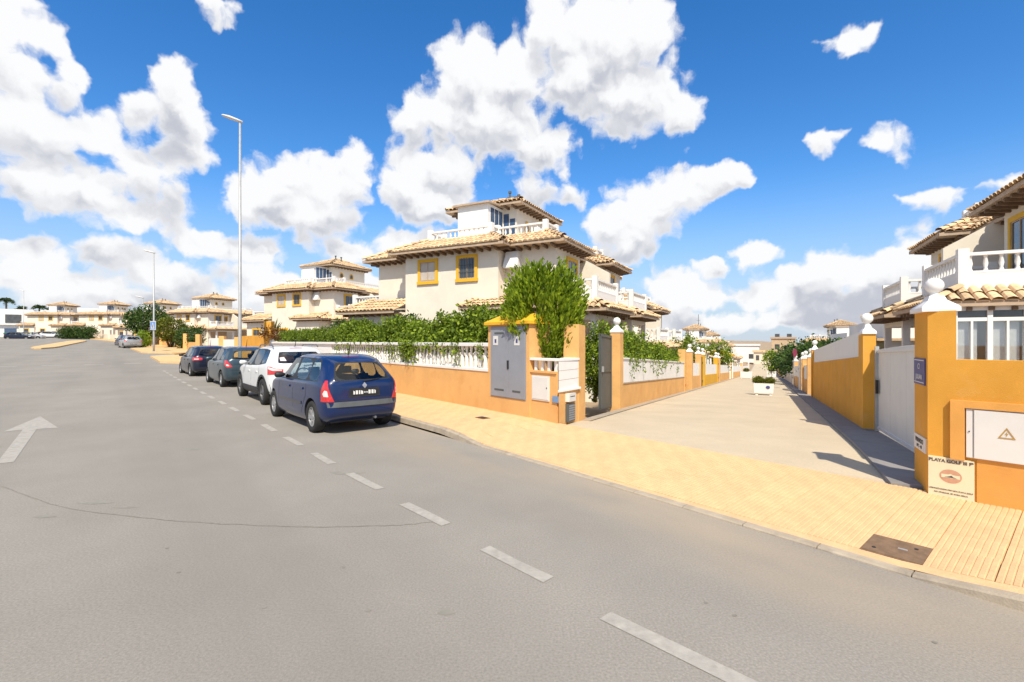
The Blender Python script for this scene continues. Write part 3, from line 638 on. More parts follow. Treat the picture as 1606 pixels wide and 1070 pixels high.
pier_sign('notice_sign', 'small white notice low on the shaded side of the orange pier', .03, .47, .50, .655, M_ltgrey, [('PRIVADO', .07, .60, M_ink), ('Nº 1 - 40', .05, .54, M_ink)])
wg = thing('garden_gate', 'white sheet metal garden gate between the two deep orange piers', 'gate')
for k in range(4): lane_block('board', M_ltgrey, wg, 5.22, 5.25, -1.66+k*1.04, -1.66+(k+1)*1.04-.008, .09, 1.56)
for h in (.1, 1.5): lane_block('cross_bar', M_ltgrey, wg, 5.2, 5.22, -1.66, 2.5, h, h+.05)
lane_block('hinge_post', M_steel, wg, 5.17, 5.23, 2.44, 2.5, .05, 1.62); lane_block('handle', M_black, wg, 5.16, 5.2, 2.3, 2.38, .75, 1.0)
rl = thing('lane_wall', 'shaded deep orange lane wall with white panel beyond the white gate', 'wall')
lane_pier(rl, 2.55, 3.06, 5.0, 5.2, 1.86, M_orangeR, r=.1)
lane_block('wall_base', M_orangeR, rl, 5.03, 5.2, 3.06, 14.4, -.2, 1.44)
lane_block('white_panel', M_white, rl, 5.06, 5.17, 3.06, 14.4, 1.44, 1.95); lane_block('ledge', M_white, rl, 5.045, 5.18, 3.06, 14.4, 1.44, 1.48)
lane_pier(rl, 14.4, 14.8, 4.98, 5.22, 1.95, M_orangeR)
lane_block('plinth', M_grey, rl, 4.99, 5.21, 2.54, 3.07, -.2, .075)
far_wall(16.5, 20, 5.0, 1, M_orangeL, 'short wall with pillars after the shaded orange wall on the right', 'pale gate beyond the shaded orange wall on the right', 1.6, ph=1.7)
far_wall(22.2, 30, 5.0, 1, M_orangeL, 'wall on the right of the lane before the dark trees', ph=1.7)
far_wall(31, 60, 5.0, 1, M_creamfar, 'long cream wall under the dark trees right of the lane', ph=1.7)
far_wall(62, 110, 5.0, 1, M_orangeL, 'farthest wall on the right side of the lane', ph=1.7)

# ================================================================== HOUSES (local frame: x toward the lane, y along the lane, z up)
def offset_poly(poly, d):
    """offset a counter-clockwise polygon outward by d"""
    n = len(poly); out = []
    for i in range(n):
        p0, p1, p2 = Vector(poly[i-1]), Vector(poly[i]), Vector(poly[(i+1) % n])
        e1, e2 = (p1-p0).normalized(), (p2-p1).normalized(); n1, n2 = Vector((e1.y, -e1.x)), Vector((e2.y, -e2.x))
        k = n1+n2; k = k/k.dot(n1) if k.length > 1e-6 else n1; out.append(tuple(p1+k*d))
    return out
TWD, TLN = .215, .36
def tile_local(jit=0):
    n = 5; V = []
    for (y, r, dz) in ((0, TWD*.52, .03), (TLN*1.12, TWD*.42, .012)):
        for k in range(n): a = math.pi*k/(n-1); V.append((r*math.cos(a), y, dz+r*.75*math.sin(a)))
    F = [(k, k+1, n+k+1, n+k) for k in range(n-1)]+[(n-1, 0, n, 2*n-1)]
    return V, F
TV, TF = tile_local()
_mb = MB(); _mb.add(TV, TF+[tuple(range(4, -1, -1))]); TILE_ME = _mb.mesh('roof_tile', M_rtile, smooth=False)
def tile_matrices(o0, o1, i0, i1):
    """tile positions on a roof plane: outer eave edge o0-o1, upper edge i0-i1"""
    o0, o1, i0, i1 = map(Vector, (o0, o1, i0, i1)); ex = (o1-o0); Le = ex.length; ex = ex/Le
    up = (i0-o0); a0 = up.dot(ex); up = up-ex*a0; Lu = up.length
    if Lu < .05: return []
    ey = up/Lu; ez = ex.cross(ey); 
    a1 = (i1-o0).dot(ex); res = []; nrow = max(1, round(Lu/TLN)); step = Lu/nrow
    ncol = max(1, int(Le/TWD)); w_ = Le/ncol
    mina, maxa = min(0, a0), max(Le, a1)
    c = mina+w_/2
    while c < maxa:
        for r_ in range(nrow):
            q = (r_+.5)/nrow; lo, hi = a0*q, Le+(a1-Le)*q
            if lo-.04 < c < hi+.04:
                M = Matrix((ex, ey, ez)).transposed().to_4x4(); M.translation = o0+ex*c+ey*(r_*step-.03)+ez*rnd.uniform(0, .012)
                res.append(M @ Matrix.Rotation(rnd.uniform(-.03, .03), 4, 'Z'))
        c += w_
    return res
def roof_ring(root, outer, inner, zo, zi, wall_poly, zs, ind=0, skip=(), deck='roof', rafters=True, closed=True):
    """sloping tiled skirt between two outlines, with fascia, soffit and rafter tails"""
    n = len(outer); O = [Vector((*p, zo)) for p in outer]; I = [Vector((*p, zi)) for p in inner]; mb = MB(); edges = [i for i in range(n) if i not in skip]
    for i in edges: mb.add([O[i], O[(i+1) % n], I[(i+1) % n], I[i]], [(0, 1, 2, 3)])
    rf = mb.obj(deck, M_rdeck, root); fb = MB(); sb = MB(); rb = MB()
    for i in edges:
        a, b = O[i], O[(i+1) % n]; wa, wb = Vector((*wall_poly[i], zs)), Vector((*wall_poly[(i+1) % n], zs))
        nrm = Vector(((b-a).y, -(b-a).x, 0)).normalized()
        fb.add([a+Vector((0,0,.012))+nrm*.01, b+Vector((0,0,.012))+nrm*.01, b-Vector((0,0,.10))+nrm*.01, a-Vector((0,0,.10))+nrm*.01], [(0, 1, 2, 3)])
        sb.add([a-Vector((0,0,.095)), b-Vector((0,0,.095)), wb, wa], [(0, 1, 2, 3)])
        if rafters:
            Lw = (wb-wa).length; m_ = max(1, int(Lw/.36)); ex = (wb-wa).normalized()
            for k in range(m_+1):
                c = wa+ex*(k*Lw/m_); e = c+nrm*max(.1, (a-wa).dot(nrm)-.05); h = Vector((0, 0, .13)); s2 = ex*.045
                dz = Vector((0, 0, -.015)); ze = Vector((0, 0, a.z-.10-zs)) 
                rb.add([c-s2+dz, c+s2+dz, e+s2+dz+ze, e-s2+dz+ze, c-s2-h, c+s2-h, e+s2+ze-h*.7, e-s2+ze-h*.7], [(0,1,2,3),(7,6,5,4),(0,4,5,1),(1,5,6,2),(2,6,7,3),(3,7,4,0)])
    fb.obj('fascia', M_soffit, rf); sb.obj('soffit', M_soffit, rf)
    if rb.v: tag(rb.obj('rafter_tails', M_rafter, rf), kind='stuff')
    jt = MB(); cnt = 0
    for i in edges:
        for M in tile_matrices(O[i], O[(i+1) % n], I[i], I[(i+1) % n]):
            if cnt < ind: q = link('roof_tile', TILE_ME, rf); q.matrix_local = M; cnt += 1
            else: jt.add([M @ Vector(v) for v in TV], TF)
    # ridge tiles on the hips
    for i in range(n):
        if i in skip or (i-1) % n in skip: continue
        a, b = O[i], I[i]; L_ = (b-a).length; m_ = max(1, int(L_/.36)); ey = (b-a)/L_; ex = ey.cross(Vector((0, 0, 1))).normalized(); ez = ex.cross(ey)
        for k in range(m_):
            M = Matrix((ex, ey, ez)).transposed().to_4x4(); M.translation = a+ey*(k*L_/m_)+Vector((0, 0, .07)); jt.add([M @ (Vector(v)*1.05) for v in TV], TF)
    if jt.v: tag(jt.obj('roof_tiles', M_rtile, rf), kind='stuff')
    return rf
def balustrade(root, pts, z, h=.5, base=.0, sp_=.2, closed=False):
    """white balustrade along a line: base, rails and balusters"""
    if base:
        mb = MB()
        for a, b in zip(pts, pts[1:]):
            a, b = Vector(a), Vector(b); d = (b-a).normalized(); n = Vector((-d.y, d.x))*.06; mb.prism([tuple(a+n-d*.06), tuple(a-n-d*.06), tuple(b-n+d*.06), tuple(b+n+d*.06)], z, z+base)
        mb.obj('parapet', M_white, root); z += base; h -= base
    rail = MB(); bal = MB()
    for a, b in zip(pts, pts[1:]):
        a, b = Vector(a), Vector(b); L_ = (b-a).length; d = (b-a)/L_; n = Vector((-d.y, d.x))
        for (w_, z0, z1) in ((.065, z, z+.05), (.075, z+h-.07, z+h)):
            q = n*w_; rail.prism([tuple(a+q-d*.08), tuple(a-q-d*.08), tuple(b-q+d*.08), tuple(b+q+d*.08)], z0, z1)
        k = max(1, int(L_/sp_))
        for j in range(k): p_ = a+d*(L_*(j+.5)/k); bal.lathe([(.05, z+.05), (.03, z+.05+h*.15), (.052, z+h*.45), (.03, z+h*.75), (.05, z+h-.07)], tuple(p_), 6, cap=False)
    rail.obj('balustrade_rail', M_white, root); tag(bal.obj('balusters', M_white, root, smooth=True), kind='stuff')
    for a in pts: box('balustrade_post', M_white, root, a[0]-.1, a[0]+.1, a[1]-.1, a[1]+.1, z-base, z+h+.1)
def window(root, axis, c0, c1, z0, z1, p, sgn, m=None, frame=M_yellow, fw=.13, blind=0, grid=True, proud=.05):
    """axis 'y': window in a wall facing -y/+y at y=p, spanning x c0..c1; axis 'x': facing +/-x at x=p"""
    def bx(mb, a0, a1, q0, q1, d0, d1):
        d0, d1 = sorted((p+sgn*d0, p+sgn*d1))
        return mb.box(a0, a1, d0, d1, q0, q1) if axis == 'y' else mb.box(d0, d1, a0, a1, q0, q1)
    mb = MB()
    bx(mb, c0, c1, z1-fw, z1, -.02, proud); bx(mb, c0-.03, c1+.03, z0, z0+fw, -.02, proud+.025); bx(mb, c0, c0+fw, z0+fw, z1-fw, -.02, proud); bx(mb, c1-fw, c1, z0+fw, z1-fw, -.02, proud)
    w_ = mb.obj('window', frame, root)
    bx(MB(), c0+fw, c1-fw, z0+fw, z1-fw, -.02, .008).obj('pane', m or M_pane, w_)
    fr_ = MB(); f = .035; i0, i1, j0, j1 = c0+fw, c1-fw, z0+fw, z1-fw
    for (a0, a1, q0, q1) in ((i0, i1, j1-f, j1), (i0, i1, j0, j0+f), (i0, i0+f, j0+f, j1-f), (i1-f, i1, j0+f, j1-f), ((i0+i1)/2-.02, (i0+i1)/2+.02, j0+f, j1-f)): bx(fr_, a0, a1, q0, q1, .005, .028)
    fr_.obj('sash', M_ltgrey if frame is not M_yellow else M_soffit, w_)
    if blind: bx(MB(), i0+f, i1-f, j1-f-blind*(j1-j0), j1-f, .0, .014).obj('blind', M_blind, w_)
    if grid:
        g_ = MB(); k = 6
        for j in range(1, k): x_ = i0+(i1-i0)*j/k; bx(g_, x_-.008, x_+.008, j0, j1, .032, .046)
        for z_ in (j0+(j1-j0)*.33, j0+(j1-j0)*.67): bx(g_, i0, i1, z_-.008, z_+.008, .0325, .0465)
        g_.obj('window_grille', M_dmetal, w_)
    return w_
PLAN = [(-9.6,.4),(-7.07,.4),(-7.07,-.6),(-2.28,-.6),(-2.28,0),(0,0),(0,2.7),(-.9,2.7),(-.9,6.5),(0,6.5),(0,9.2),(-2.28,9.2),(-2.28,9.8),(-7.07,9.8),(-7.07,8.8),(-9.6,8.8)]
def make_house(label, ind=0, group=None, detail=True, wallm=None):
    wm = wallm or M_cream
    h = thing('villa', label, 'house', group=group); n = len(PLAN)
    MB().prism(PLAN, -3, 5.42).obj('wall', wm, h)
    outer, inner = offset_poly(PLAN, .55), offset_poly(PLAN, -.72)
    roof_ring(h, outer, inner, 5.47, 6.08, PLAN, 5.36, ind=ind)
    MB().prism(offset_poly(PLAN, -.70), 5.5, 6.06).obj('terrace_floor', wm, h)
    rail = offset_poly(PLAN, -.80)
    balustrade(h, [rail[i] for i in (1, 2, 3, 4, 5, 6, 7, 8, 9, 10)], 6.06, .46, sp_=.24); balustrade(h, [rail[0], rail[1]], 6.06, .3, sp_=.24)
    # rooftop room under a hipped roof, with the glazed lobby in front
    box('tower_wall', wm, h, -6.3, -3.1, 2.6, 6.6, 6.0, 7.95)
    tp = [(-6.3, 2.6), (-3.1, 2.6), (-3.1, 6.6), (-6.3, 6.6)]; to = offset_poly(tp, .5); ti = [(-4.75, 4.5), (-4.65, 4.5), (-4.65, 4.7), (-4.75, 4.7)]
    roof_ring(h, to, ti, 8.0, 8.85, tp, 7.9, deck='tower_roof')
    lob = box('lobby_wall', M_white, h, -5.46, -3.83, 1.2, 2.62, 6.0, 7.82)
    MB().add([(-5.62,1.02,7.88),(-3.68,1.02,7.88),(-3.68,2.7,7.98),(-5.62,2.7,7.98),(-5.62,1.02,7.80),(-3.68,1.02,7.80),(-3.68,2.7,7.90),(-5.62,2.7,7.90)], [(0,1,2,3),(7,6,5,4),(0,4,5,1),(1,5,6,2),(2,6,7,3),(3,7,4,0)]).obj('lobby_roof', M_soffit, h)
    for k in range(3): box('lobby_pane', M_paneblue, h, -3.838, -3.822, 1.45+k*.38, 1.45+k*.38+.32, 6.35, 7.68)
    for k in range(2): box('tower_pane', M_paneblue, h, -3.78+k*.33, -3.5+k*.33, 2.588, 2.605, 6.35, 7.6-.25*k)
    for y in (3.7, 4.9):                                         # arched little windows toward the lane
        w_ = MB(); rr = .24
        w_.add([(-3.085, y+rr*math.cos(a), 7.15+rr*math.sin(a)*1.2) for a in sp(0, math.pi, 9)]+[(-3.085, y-rr, 6.9), (-3.085, y+rr, 6.9)], [tuple(range(11))]).obj('arched_window', M_yellow, h)
        w2 = MB(); r2_ = .15; w2.add([(-3.08, y+r2_*math.cos(a), 7.15+r2_*math.sin(a)*1.2) for a in sp(0, math.pi, 9)]+[(-3.08, y-r2_, 6.98), (-3.08, y+r2_, 6.98)], [tuple(range(11))]).obj('arched_pane', M_pane, h)
    for (x, y, z) in ((-4.2, 4.0, 9.15), (-3.9, 4.4, 9.05)): MB().lathe([(.05, 8.4), (.05, z-.1), (.085, z-.1), (.085, z)], (x, y), 8).obj('vent_pipe', M_dmetal, h)
    # upper windows of the front bay and the lane side
    window(h, 'y', -6.35, -5.265, 4.05, 5.15, -.6, -1, blind=.9, grid=False); window(h, 'y', -4.30, -3.25, 4.05, 5.18, -.6, -1, blind=.0)
    window(h, 'x', 1.10, 2.35, 3.05, 5.08, 0, 1, grid=False); window(h, 'x', 6.85, 8.1, 3.05, 5.08, 0, 1, grid=False); window(h, 'x', 3.3, 4.1, 4.0, 5.0, -.9, 1, grid=False)
    window(h, 'y', -6.1, -4.9, 1.0, 2.2, -.6, -1)
    # laundry screen on the set-back part
    MB().add([(-2.2,-.003,5.22),(-1.55,-.003,5.22),(-1.55,-.003,4.55),(-2.2,-.003,4.55),(-2.15,-.18,5.22),(-1.6,-.18,5.22),(-1.55,-.36,4.62),(-2.2,-.36,4.62),(-1.55,-.36,4.55),(-2.2,-.36,4.55)],
             [(4,5,6,7),(7,6,8,9),(0,4,7,9,3),(5,1,2,8,6),(0,1,5,4),(9,8,2,3)]).obj('laundry_screen', M_white, h)
    # party wall between the two homes
    for y in (4.5,):
        MB().add([(-.92,y,2.9),(.8,y,2.9),(.8,y,4.75),(-.92,y,5.75),(-.92,y+.2,2.9),(.8,y+.2,2.9),(.8,y+.2,4.75),(-.92,y+.2,5.75)], [(0,1,2,3),(7,6,5,4),(0,4,5,1),(1,5,6,2),(2,6,7,3),(3,7,4,0)]).obj('party_wall', wm, h)
    # balconies over tiled porches on the lane side
    for (y0, y1) in ((.33, 3.3), (5.9, 8.87)):
        box('balcony_floor', M_cream, h, 0, 1.52, y0, y1, 2.9, 3.06)
        balustrade(h, [(.1, y0+.06), (1.46, y0+.06), (1.46, y1-.06), (.1, y1-.06)], 3.06, .93, base=.45, sp_=.23)
        rect = [(0, y0), (1.5, y0), (1.5, y1), (0, y1)]; ro = [(0, y0-.62), (2.12, y0-.62), (2.12, y1+.62), (0, y1+.62)]; ri = [(0, y0+.02), (1.48, y0+.02), (1.48, y1-.02), (0, y1-.02)]
        roof_ring(h, ro, ri, 2.80, 3.15, rect, 2.72, skip=(3,), deck='porch_roof')
        box('porch_beam', M_white, h, 0, 1.5, y0, y1, 2.42, 2.88)
        for (x, y) in ((1.4, y0+.1), (1.4, y1-.1)): box('porch_post', M_white, h, x-.1, x+.1, y-.1, y+.1, -1, 2.42)
        box('porch_sill', wm, h, 0, 1.5, y0, y0+.12, -1, .75); box('porch_sill', wm, h, 1.38, 1.5, y0+.12, y1-.12, -1, .75)
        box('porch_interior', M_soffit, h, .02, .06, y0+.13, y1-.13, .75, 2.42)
    # ground floor wings with tiled pent roofs toward the road
    box('wing_wall', wm, h, -10.2, -7.08, -.9, .4, -3, 2.86); rect = [(-10.2, -.9), (-7.08, -.9), (-7.08, .4), (-10.2, .4)]
    roof_ring(h, [(-10.65, -1.35), (-7.08, -1.35), (-7.08, .4), (-10.65, .4)], [(-9.6, .1), (-7.08, .1), (-7.08, .4), (-9.6, .4)], 2.90, 3.5, rect, 2.82, skip=(1, 2), deck='wing_roof')
    window(h, 'y', -9.4, -8.2, 1.0, 2.2, -.9, -1)
    box('wing_wall', wm, h, -3.2, -.5, -1.1, 0, -3, 2.86); rect = [(-3.2, -1.1), (-.5, -1.1), (-.5, 0), (-3.2, 0)]
    roof_ring(h, [(-3.6, -1.5), (-.1, -1.5), (-.1, 0), (-3.6, 0)], [(-3.1, -.1), (-.6, -.1), (-.6, 0), (-3.1, 0)], 2.90, 3.42, rect, 2.82, skip=(2,), deck='wing_roof')
    # side terrace balustrade on the left
    box('side_terrace', wm, h, -11.6, -9.6, .6, 4.4, -3, 3.0); balustrade(h, [(-9.7, .7), (-11.5, .7), (-11.5, 4.3)], 3.0, .85, base=.3, sp_=.2)
    return h
def place(hh, x, y, z, rz, sx=1, sy=1):
    hh.location = (x, y, z); hh.rotation_euler = (0, 0, rz); hh.scale = (sx, sy, 1); return hh
# roof polygons are listed counter-clockwise from the far left; tiles that show largest come from the front edges first
h1 = make_house('big cream villa with yellow window surrounds behind the balustraded orange wall', ind=300)
x, y = lxy(9.0, -3.94); place(h1, x, y, .1, RZ_L)
proto = make_house('cream villa with two yellow windows left of the big villa, behind the parked cars', group='villas of the estate')
place(proto, -14.9, 40.4, .62, RZ_L)
def copy_house(label, x, y, z, rz, sx=1, sy=1):
    c = tree_copy(proto); c['label'] = label; c['group'] = 'villas of the estate'; return place(c, x, y, z, rz, sx, sy)
x, y = lxy(6.1, 8.94); copy_house('white and cream villa with balcony and glazed porch behind the deep orange corner wall', x, y, -.25, RZ_L, -1, 1)
copy_house('cream villa with square roof tower right of the tall lamp post', -47.8, 76, .75, RZ_L+.1)
copy_house('cream villa partly hidden by the big dark tree at the left', -70.5, 97, 1.5, RZ_L+.25)
copy_house('cream villa in the far left row behind the low shrubs, nearer the dark tree', -91, 112, 2.35, RZ_L+.5)
copy_house('farthest left cream villa beside the white modern blocks', -107, 117, 2.5, RZ_L+.6)
x, y = lxy(21.2, -3.94); copy_house('cream villa just behind the big villa on the left of the lane', x, y, -1.55, RZ_L)
x, y = lxy(84, -3.94); copy_house('villa with tiled tower far down the left of the lane', x, y, zl(84), RZ_L)
x, y = lxy(80, 8.94); copy_house('villa with tiled tower above the dark trees right of the lane', x, y, zl(80), RZ_L, -1, 1)
x, y = lxy(108, -3.94); copy_house('last tiled villa down the left of the lane', x, y, zl(95)-.3, RZ_L)
# glazed porch of the right-hand villa
gp = thing('porch_glazing', 'white framed porch windows above the deep orange wall', 'windows')
def LB(name, m, parent, o0, o1, s0, s1, z0, z1): return MB().prism([lxy(s0, o0), lxy(s0, o1), lxy(s1, o1), lxy(s1, o0)], z0, z1).obj(name, m, parent)
S0 = 5.98                                              # the glazing stands under the porch eave
LB('base_panel', M_white, gp, 7.16, 11, S0, S0+.08, -1, .95); LB('top_beam', M_white, gp, 7.12, 11, S0-.05, S0+.085, 2.36, 2.52)
LB('transom', M_white, gp, 7.16, 11, S0-.03, S0+.07, 2.12, 2.2); LB('sill', M_white, gp, 7.14, 11, S0-.07, S0+.07, .95, 1.03)
M_clear = glassmat('porch_glass', (.92, .94, .95), .12); M_backing = mat('backing_white', (.80, .77, .74), .9, .1, 4)
for k in range(6):
    a = 7.16+k*.6
    LB('mullion', M_white, gp, a, a+.09, S0-.04, S0+.08, 1.03, 2.36); LB('mullion', M_white, gp, a+.32, a+.36, S0-.03, S0+.07, 1.03, 2.12)
    LB('pane', M_clear, gp, a+.09, a+.6, S0+.01, S0+.025, 1.03, 2.12); LB('top_pane', M_pane, gp, a+.09, a+.6, S0+.01, S0+.025, 2.2, 2.36)
    LB('added_backing', M_backing, gp, a+.07, a+.46+.1*(k % 2), S0+.10, S0+.115, .7, 2.3)  # white sheets added behind the glass to catch sun, so the panes look pale
for k in range(3): LB('side_mullion', M_white, gp, 7.16, 7.24, S0+.12+k*.9, S0+.2+k*.9, .4, 2.17)
LB('side_base', M_white, gp, 7.16, 7.24, S0+.09, 8.9, -1, .95); LB('side_pane', M_clear, gp, 7.19, 7.2, S0+.2, 8.9, .95, 2.17)
LB('added_back_wall', M_white, gp, 7.3, 9.3, 7.1, 7.2, -1, 2.2)  # white backing added inside the porch to brighten the view through the panes
# low white terrace houses along the lane
def low_house(s0, s1, oA, side, hgt, label, nwin=3):
    g = thing('terrace_house', label, 'house', group='low white terrace houses'); oB = oA+side*9; zb = zl((s0+s1)/2)
    LB('wall', M_white, g, min(oA, oB), max(oA, oB), s0, s1, zb-2, zb+hgt-.9); LB('parapet', M_white, g, min(oA-.12*side, oB), max(oA-.12*side, oB), s0-.1, s1+.1, zb+hgt-.9, zb+hgt)
    LB('roof_edge', M_rtile, g, min(oA-.45*side, oB), max(oA-.45*side, oB), s0-.45, s1+.3, zb+hgt-1.02, zb+hgt-.9)
    n = nwin
    for k in range(n):
        a = s0+(s1-s0)*(k+.25)/n; b = a+(s1-s0)*.35/n; LB('window', M_pane, g, min(oA-.02*side, oA+.05*side), max(oA-.02*side, oA+.05*side), a, b, zb+1.0, zb+2.2)
        e0, e1 = sorted((oA-1.5*side, oA))
        pr = MB(); P0 = lambda s, o, z: (*lxy(s, o), z); a2, b2 = a-.6, b+.6
        pr.add([P0(a2, oA-1.5*side, zb+2.45), P0(b2, oA-1.5*side, zb+2.45), P0(b2, oA, zb+2.95), P0(a2, oA, zb+2.95), P0(a2, oA-1.5*side, zb+2.35), P0(b2, oA-1.5*side, zb+2.35), P0(b2, oA, zb+2.85), P0(a2, oA, zb+2.85)],
               [(0,1,2,3),(7,6,5,4),(0,4,5,1),(1,5,6,2),(2,6,7,3),(3,7,4,0)]).obj('porch_roof', M_rtile, g)
        for q in (a2+.1, b2-.25): LB('porch_post', M_white, g, *sorted((oA-1.4*side, oA-1.25*side)), q, q+.15, zb-1, zb+2.36)
    if s0 < 30: LB('stair_block', M_white, g, min(oA+4*side, oB), max(oA+2*side, oB), (s0+s1)/2-1.5, (s0+s1)/2+1.5, zb+hgt, zb+hgt+1.3)
low_house(33.5, 40, -2.8, -1, 3.6, 'low white terrace house beyond the second villa on the lane', 2); low_house(41, 52, -2.8, -1, 3.6, 'low white terrace house with dark porches midway down the lane')
low_house(20, 31, 8.4, 1, 3.9, 'low white terrace house behind the shaded wall on the right'); low_house(34, 46, 8.6, 1, 4.2, 'low white house behind the dark trees on the right')
# end of the lane
def block(name, label, s, o, w_, d_, hgt, m, nfl=3, roofm=None):
    g = thing(name, label, 'building'); zb = zl(s); LB('wall', m, g, o-w_/2, o+w_/2, s, s+d_, zb-2, zb+hgt); LB('roof_slab', roofm or m, g, o-w_/2-.3, o+w_/2+.3, s-.3, s+d_+.3, zb+hgt, zb+hgt+.5)
    for f_ in range(nfl):
        for k in range(2): a = o-w_/2+w_*(k+.3)/2; LB('window', M_pane, g, a, a+w_*.2, s-.05, s+.1, zb+1+f_*3, zb+2.4+f_*3)
    return g
block('apartment_block', 'tan apartment block closing the view at the end of the lane', 150, 7.2, 6, 10, 7.0, mat('tan_render', (.50, .37, .24), .9), 3, M_soffit)
block('white_house', 'small white house left of the tan block at the lane end', 155, -3, 8, 9, 4.9, M_white, 1); block('white_house', 'pale house low at the lane end beyond the planters', 142, 1.8, 4, 7, 3.2, M_creamfar, 1, M_rtile)
ant = thing('radio_mast', 'thin dark radio mast rising behind the houses left of the lane', 'mast', (*lxy(120, -12), zl(120))); MB().tube([(0, 0, -1), (0, 0, 13)], .06, 6).obj('pole', M_dmetal, ant)
for z in (9, 11.5): MB().tube([(-.5, 0, z), (.5, 0, z)], .03, 5).obj('antenna_bar', M_dmetal, ant)
# white modern blocks far left
def wblock(label, x, y, z, w_, d_, hh, bays):
    g = thing('modern_house', label, 'house', (x, y, z), R(38), 'white modern blocks'); box('wall', M_white, g, 0, w_, 0, d_, -3, hh); box('upper_volume', M_white, g, w_*.35, w_+1.2, -.6, d_, hh*.52, hh+.8)
    for k in range(bays): box('window', M_pane, g, w_*(k+.2)/bays, w_*(k+.8)/bays, -.7, -.5 if False else .02, hh*.6, hh*.92); box('ground_window', M_paneblue, g, w_*(k+.15)/bays, w_*(k+.6)/bays, -.08, .02, .6, 2.4)
wblock('white modern block at the left edge of the street', -125, 112, 2.3, 9, 8, 6.2, 2); wblock('white modern block with blue shade beside the farthest villas', -119, 122, 2.5, 12, 8, 7, 3)
# walls of the plots along the far road
def plot_wall(t0, t1, off, h, m, label, m2=None):
    g = thing('garden_wall', label, 'wall'); n = max(1, int((t1-t0)/6))
    for k in range(n):
        a, b = t0+(t1-t0)*k/n, t0+(t1-t0)*(k+1)/n; P_ = [rxy(a, ko(a)+off), rxy(b, ko(b)+off), rxy(b, ko(b)+off+.25), rxy(a, ko(a)+off+.25)]; z = zr((a+b)/2)
        MB().prism(P_, z-.4, z+h).obj('wall_base', m, g)
        if m2: MB().prism(P_, z+h, z+h+.6).obj('white_panel', m2, g)
        q = rxy(a, ko(a)+off); MB().box(q[0]-.2, q[0]+.2, q[1]-.2, q[1]+.2, z-.4, z+h+.75).obj('pier', m, g)
plot_wall(22.6, 30, 2.15, 1.9, M_orangeR, 'plain tall orange wall behind the lamp post'); plot_wall(31, 43, 2.15, .95, M_orangeL, 'orange and white garden wall beyond the last parked car', M_white)
plot_wall(48, 62, 2.15, .95, M_orangeL, 'orange wall below the rounded olive-green tree'); plot_wall(64, 96, 2.15, 1.0, M_orangeL, 'orange wall along the far bend of the road', M_creamfar); plot_wall(98, 130, 2.15, 1.0, M_creamfar, 'cream wall in front of the far villas'); plot_wall(132, 176, 2.15, 1.0, M_orangeL, 'farthest orange wall at the end of the road')
g = thing('garden_gate', 'white gate post with grey door beside the hedge on the roadside', 'gate'); rblock('leaf', M_gmetal, g, 21.6, 22.45, 2.1, 2.16, .1, 1.75); rblock('post', M_white, g, 22.46, 22.62, 2.05, 2.25, .1, 2.0)

# ================================================================== VEGETATION
NR = np.random.default_rng(5)
LF = {'bright': leafmat('leaf_bright', (.16, .27, .018), .45, .45, (.31, .39, .025)), 'hedge': leafmat('leaf_hedge', (.115, .20, .017), .55, .42, (.24, .31, .028)),
      'trim': leafmat('leaf_trimmed', (.12, .19, .016), .35, .4, (.19, .25, .022)), 'dark': leafmat('leaf_dark', (.035, .08, .018), .5, .35, (.08, .135, .025)),
      'olive': leafmat('leaf_olive', (.11, .135, .012), .4, .35, (.17, .18, .02)), 'palm': leafmat('leaf_palm', (.03, .06, .015), .4, .3, (.06, .09, .02))}
def leaves(name, pts, size, m, parent, up=.35, aspect=2.1, dirs=None):
    pts = np.asarray(pts, float); n = len(pts)
    d = NR.normal(size=(n, 3)) if dirs is None else np.asarray(dirs)+NR.normal(size=(n, 3))*.35
    d[:, 2] += up*1.6; d /= np.linalg.norm(d, axis=1)[:, None]
    s = np.cross(d, NR.normal(size=(n, 3))); s /= np.linalg.norm(s, axis=1)[:, None]+1e-9
    L_ = (size*NR.uniform(.6, 1.35, n))[:, None]; w_ = L_/aspect
    V = np.stack([pts, pts+d*L_*.5+s*w_*.5, pts+d*L_, pts+d*L_*.5-s*w_*.5], 1).reshape(-1, 3)
    me = bpy.data.meshes.new(name); me.vertices.add(4*n); me.vertices.foreach_set('co', V.ravel().astype(np.float32))
    me.loops.add(4*n); me.loops.foreach_set('vertex_index', np.arange(4*n, dtype=np.int32)); me.polygons.add(n)
    me.polygons.foreach_set('loop_start', np.arange(0, 4*n, 4, dtype=np.int32)); me.update(calc_edges=True); me.validate(); me.materials.append(m)
    return link(name, me, parent)
def clump_pts(c, rad, ncl, per, cr, shell=.55):
    """points gathered in clumps through an ellipsoid"""
    v = NR.normal(size=(ncl, 3)); v /= np.linalg.norm(v, axis=1)[:, None]; r_ = NR.uniform(shell, 1, ncl)**.6
    cc = np.array(c)+v*r_[:, None]*np.array(rad); k = NR.integers(per//2, per*3//2, ncl); out = np.repeat(cc, k, 0)
    return out+NR.normal(size=out.shape)*cr
def stem_mesh(name, parent, base, tops, r0, m=None):
    mb = MB(); base = Vector(base)
    for i, tp in enumerate(tops):
        tp = Vector(tp); mid = base.lerp(tp, .5)+Vector((rnd.uniform(-.1, .1), rnd.uniform(-.1, .1), 0)); mb.tube([base, mid, tp], [r0*(1 if i == 0 else .6), r0*.6, r0*.2], 6)
    return mb.obj(name, m or M_wood, parent, smooth=True)
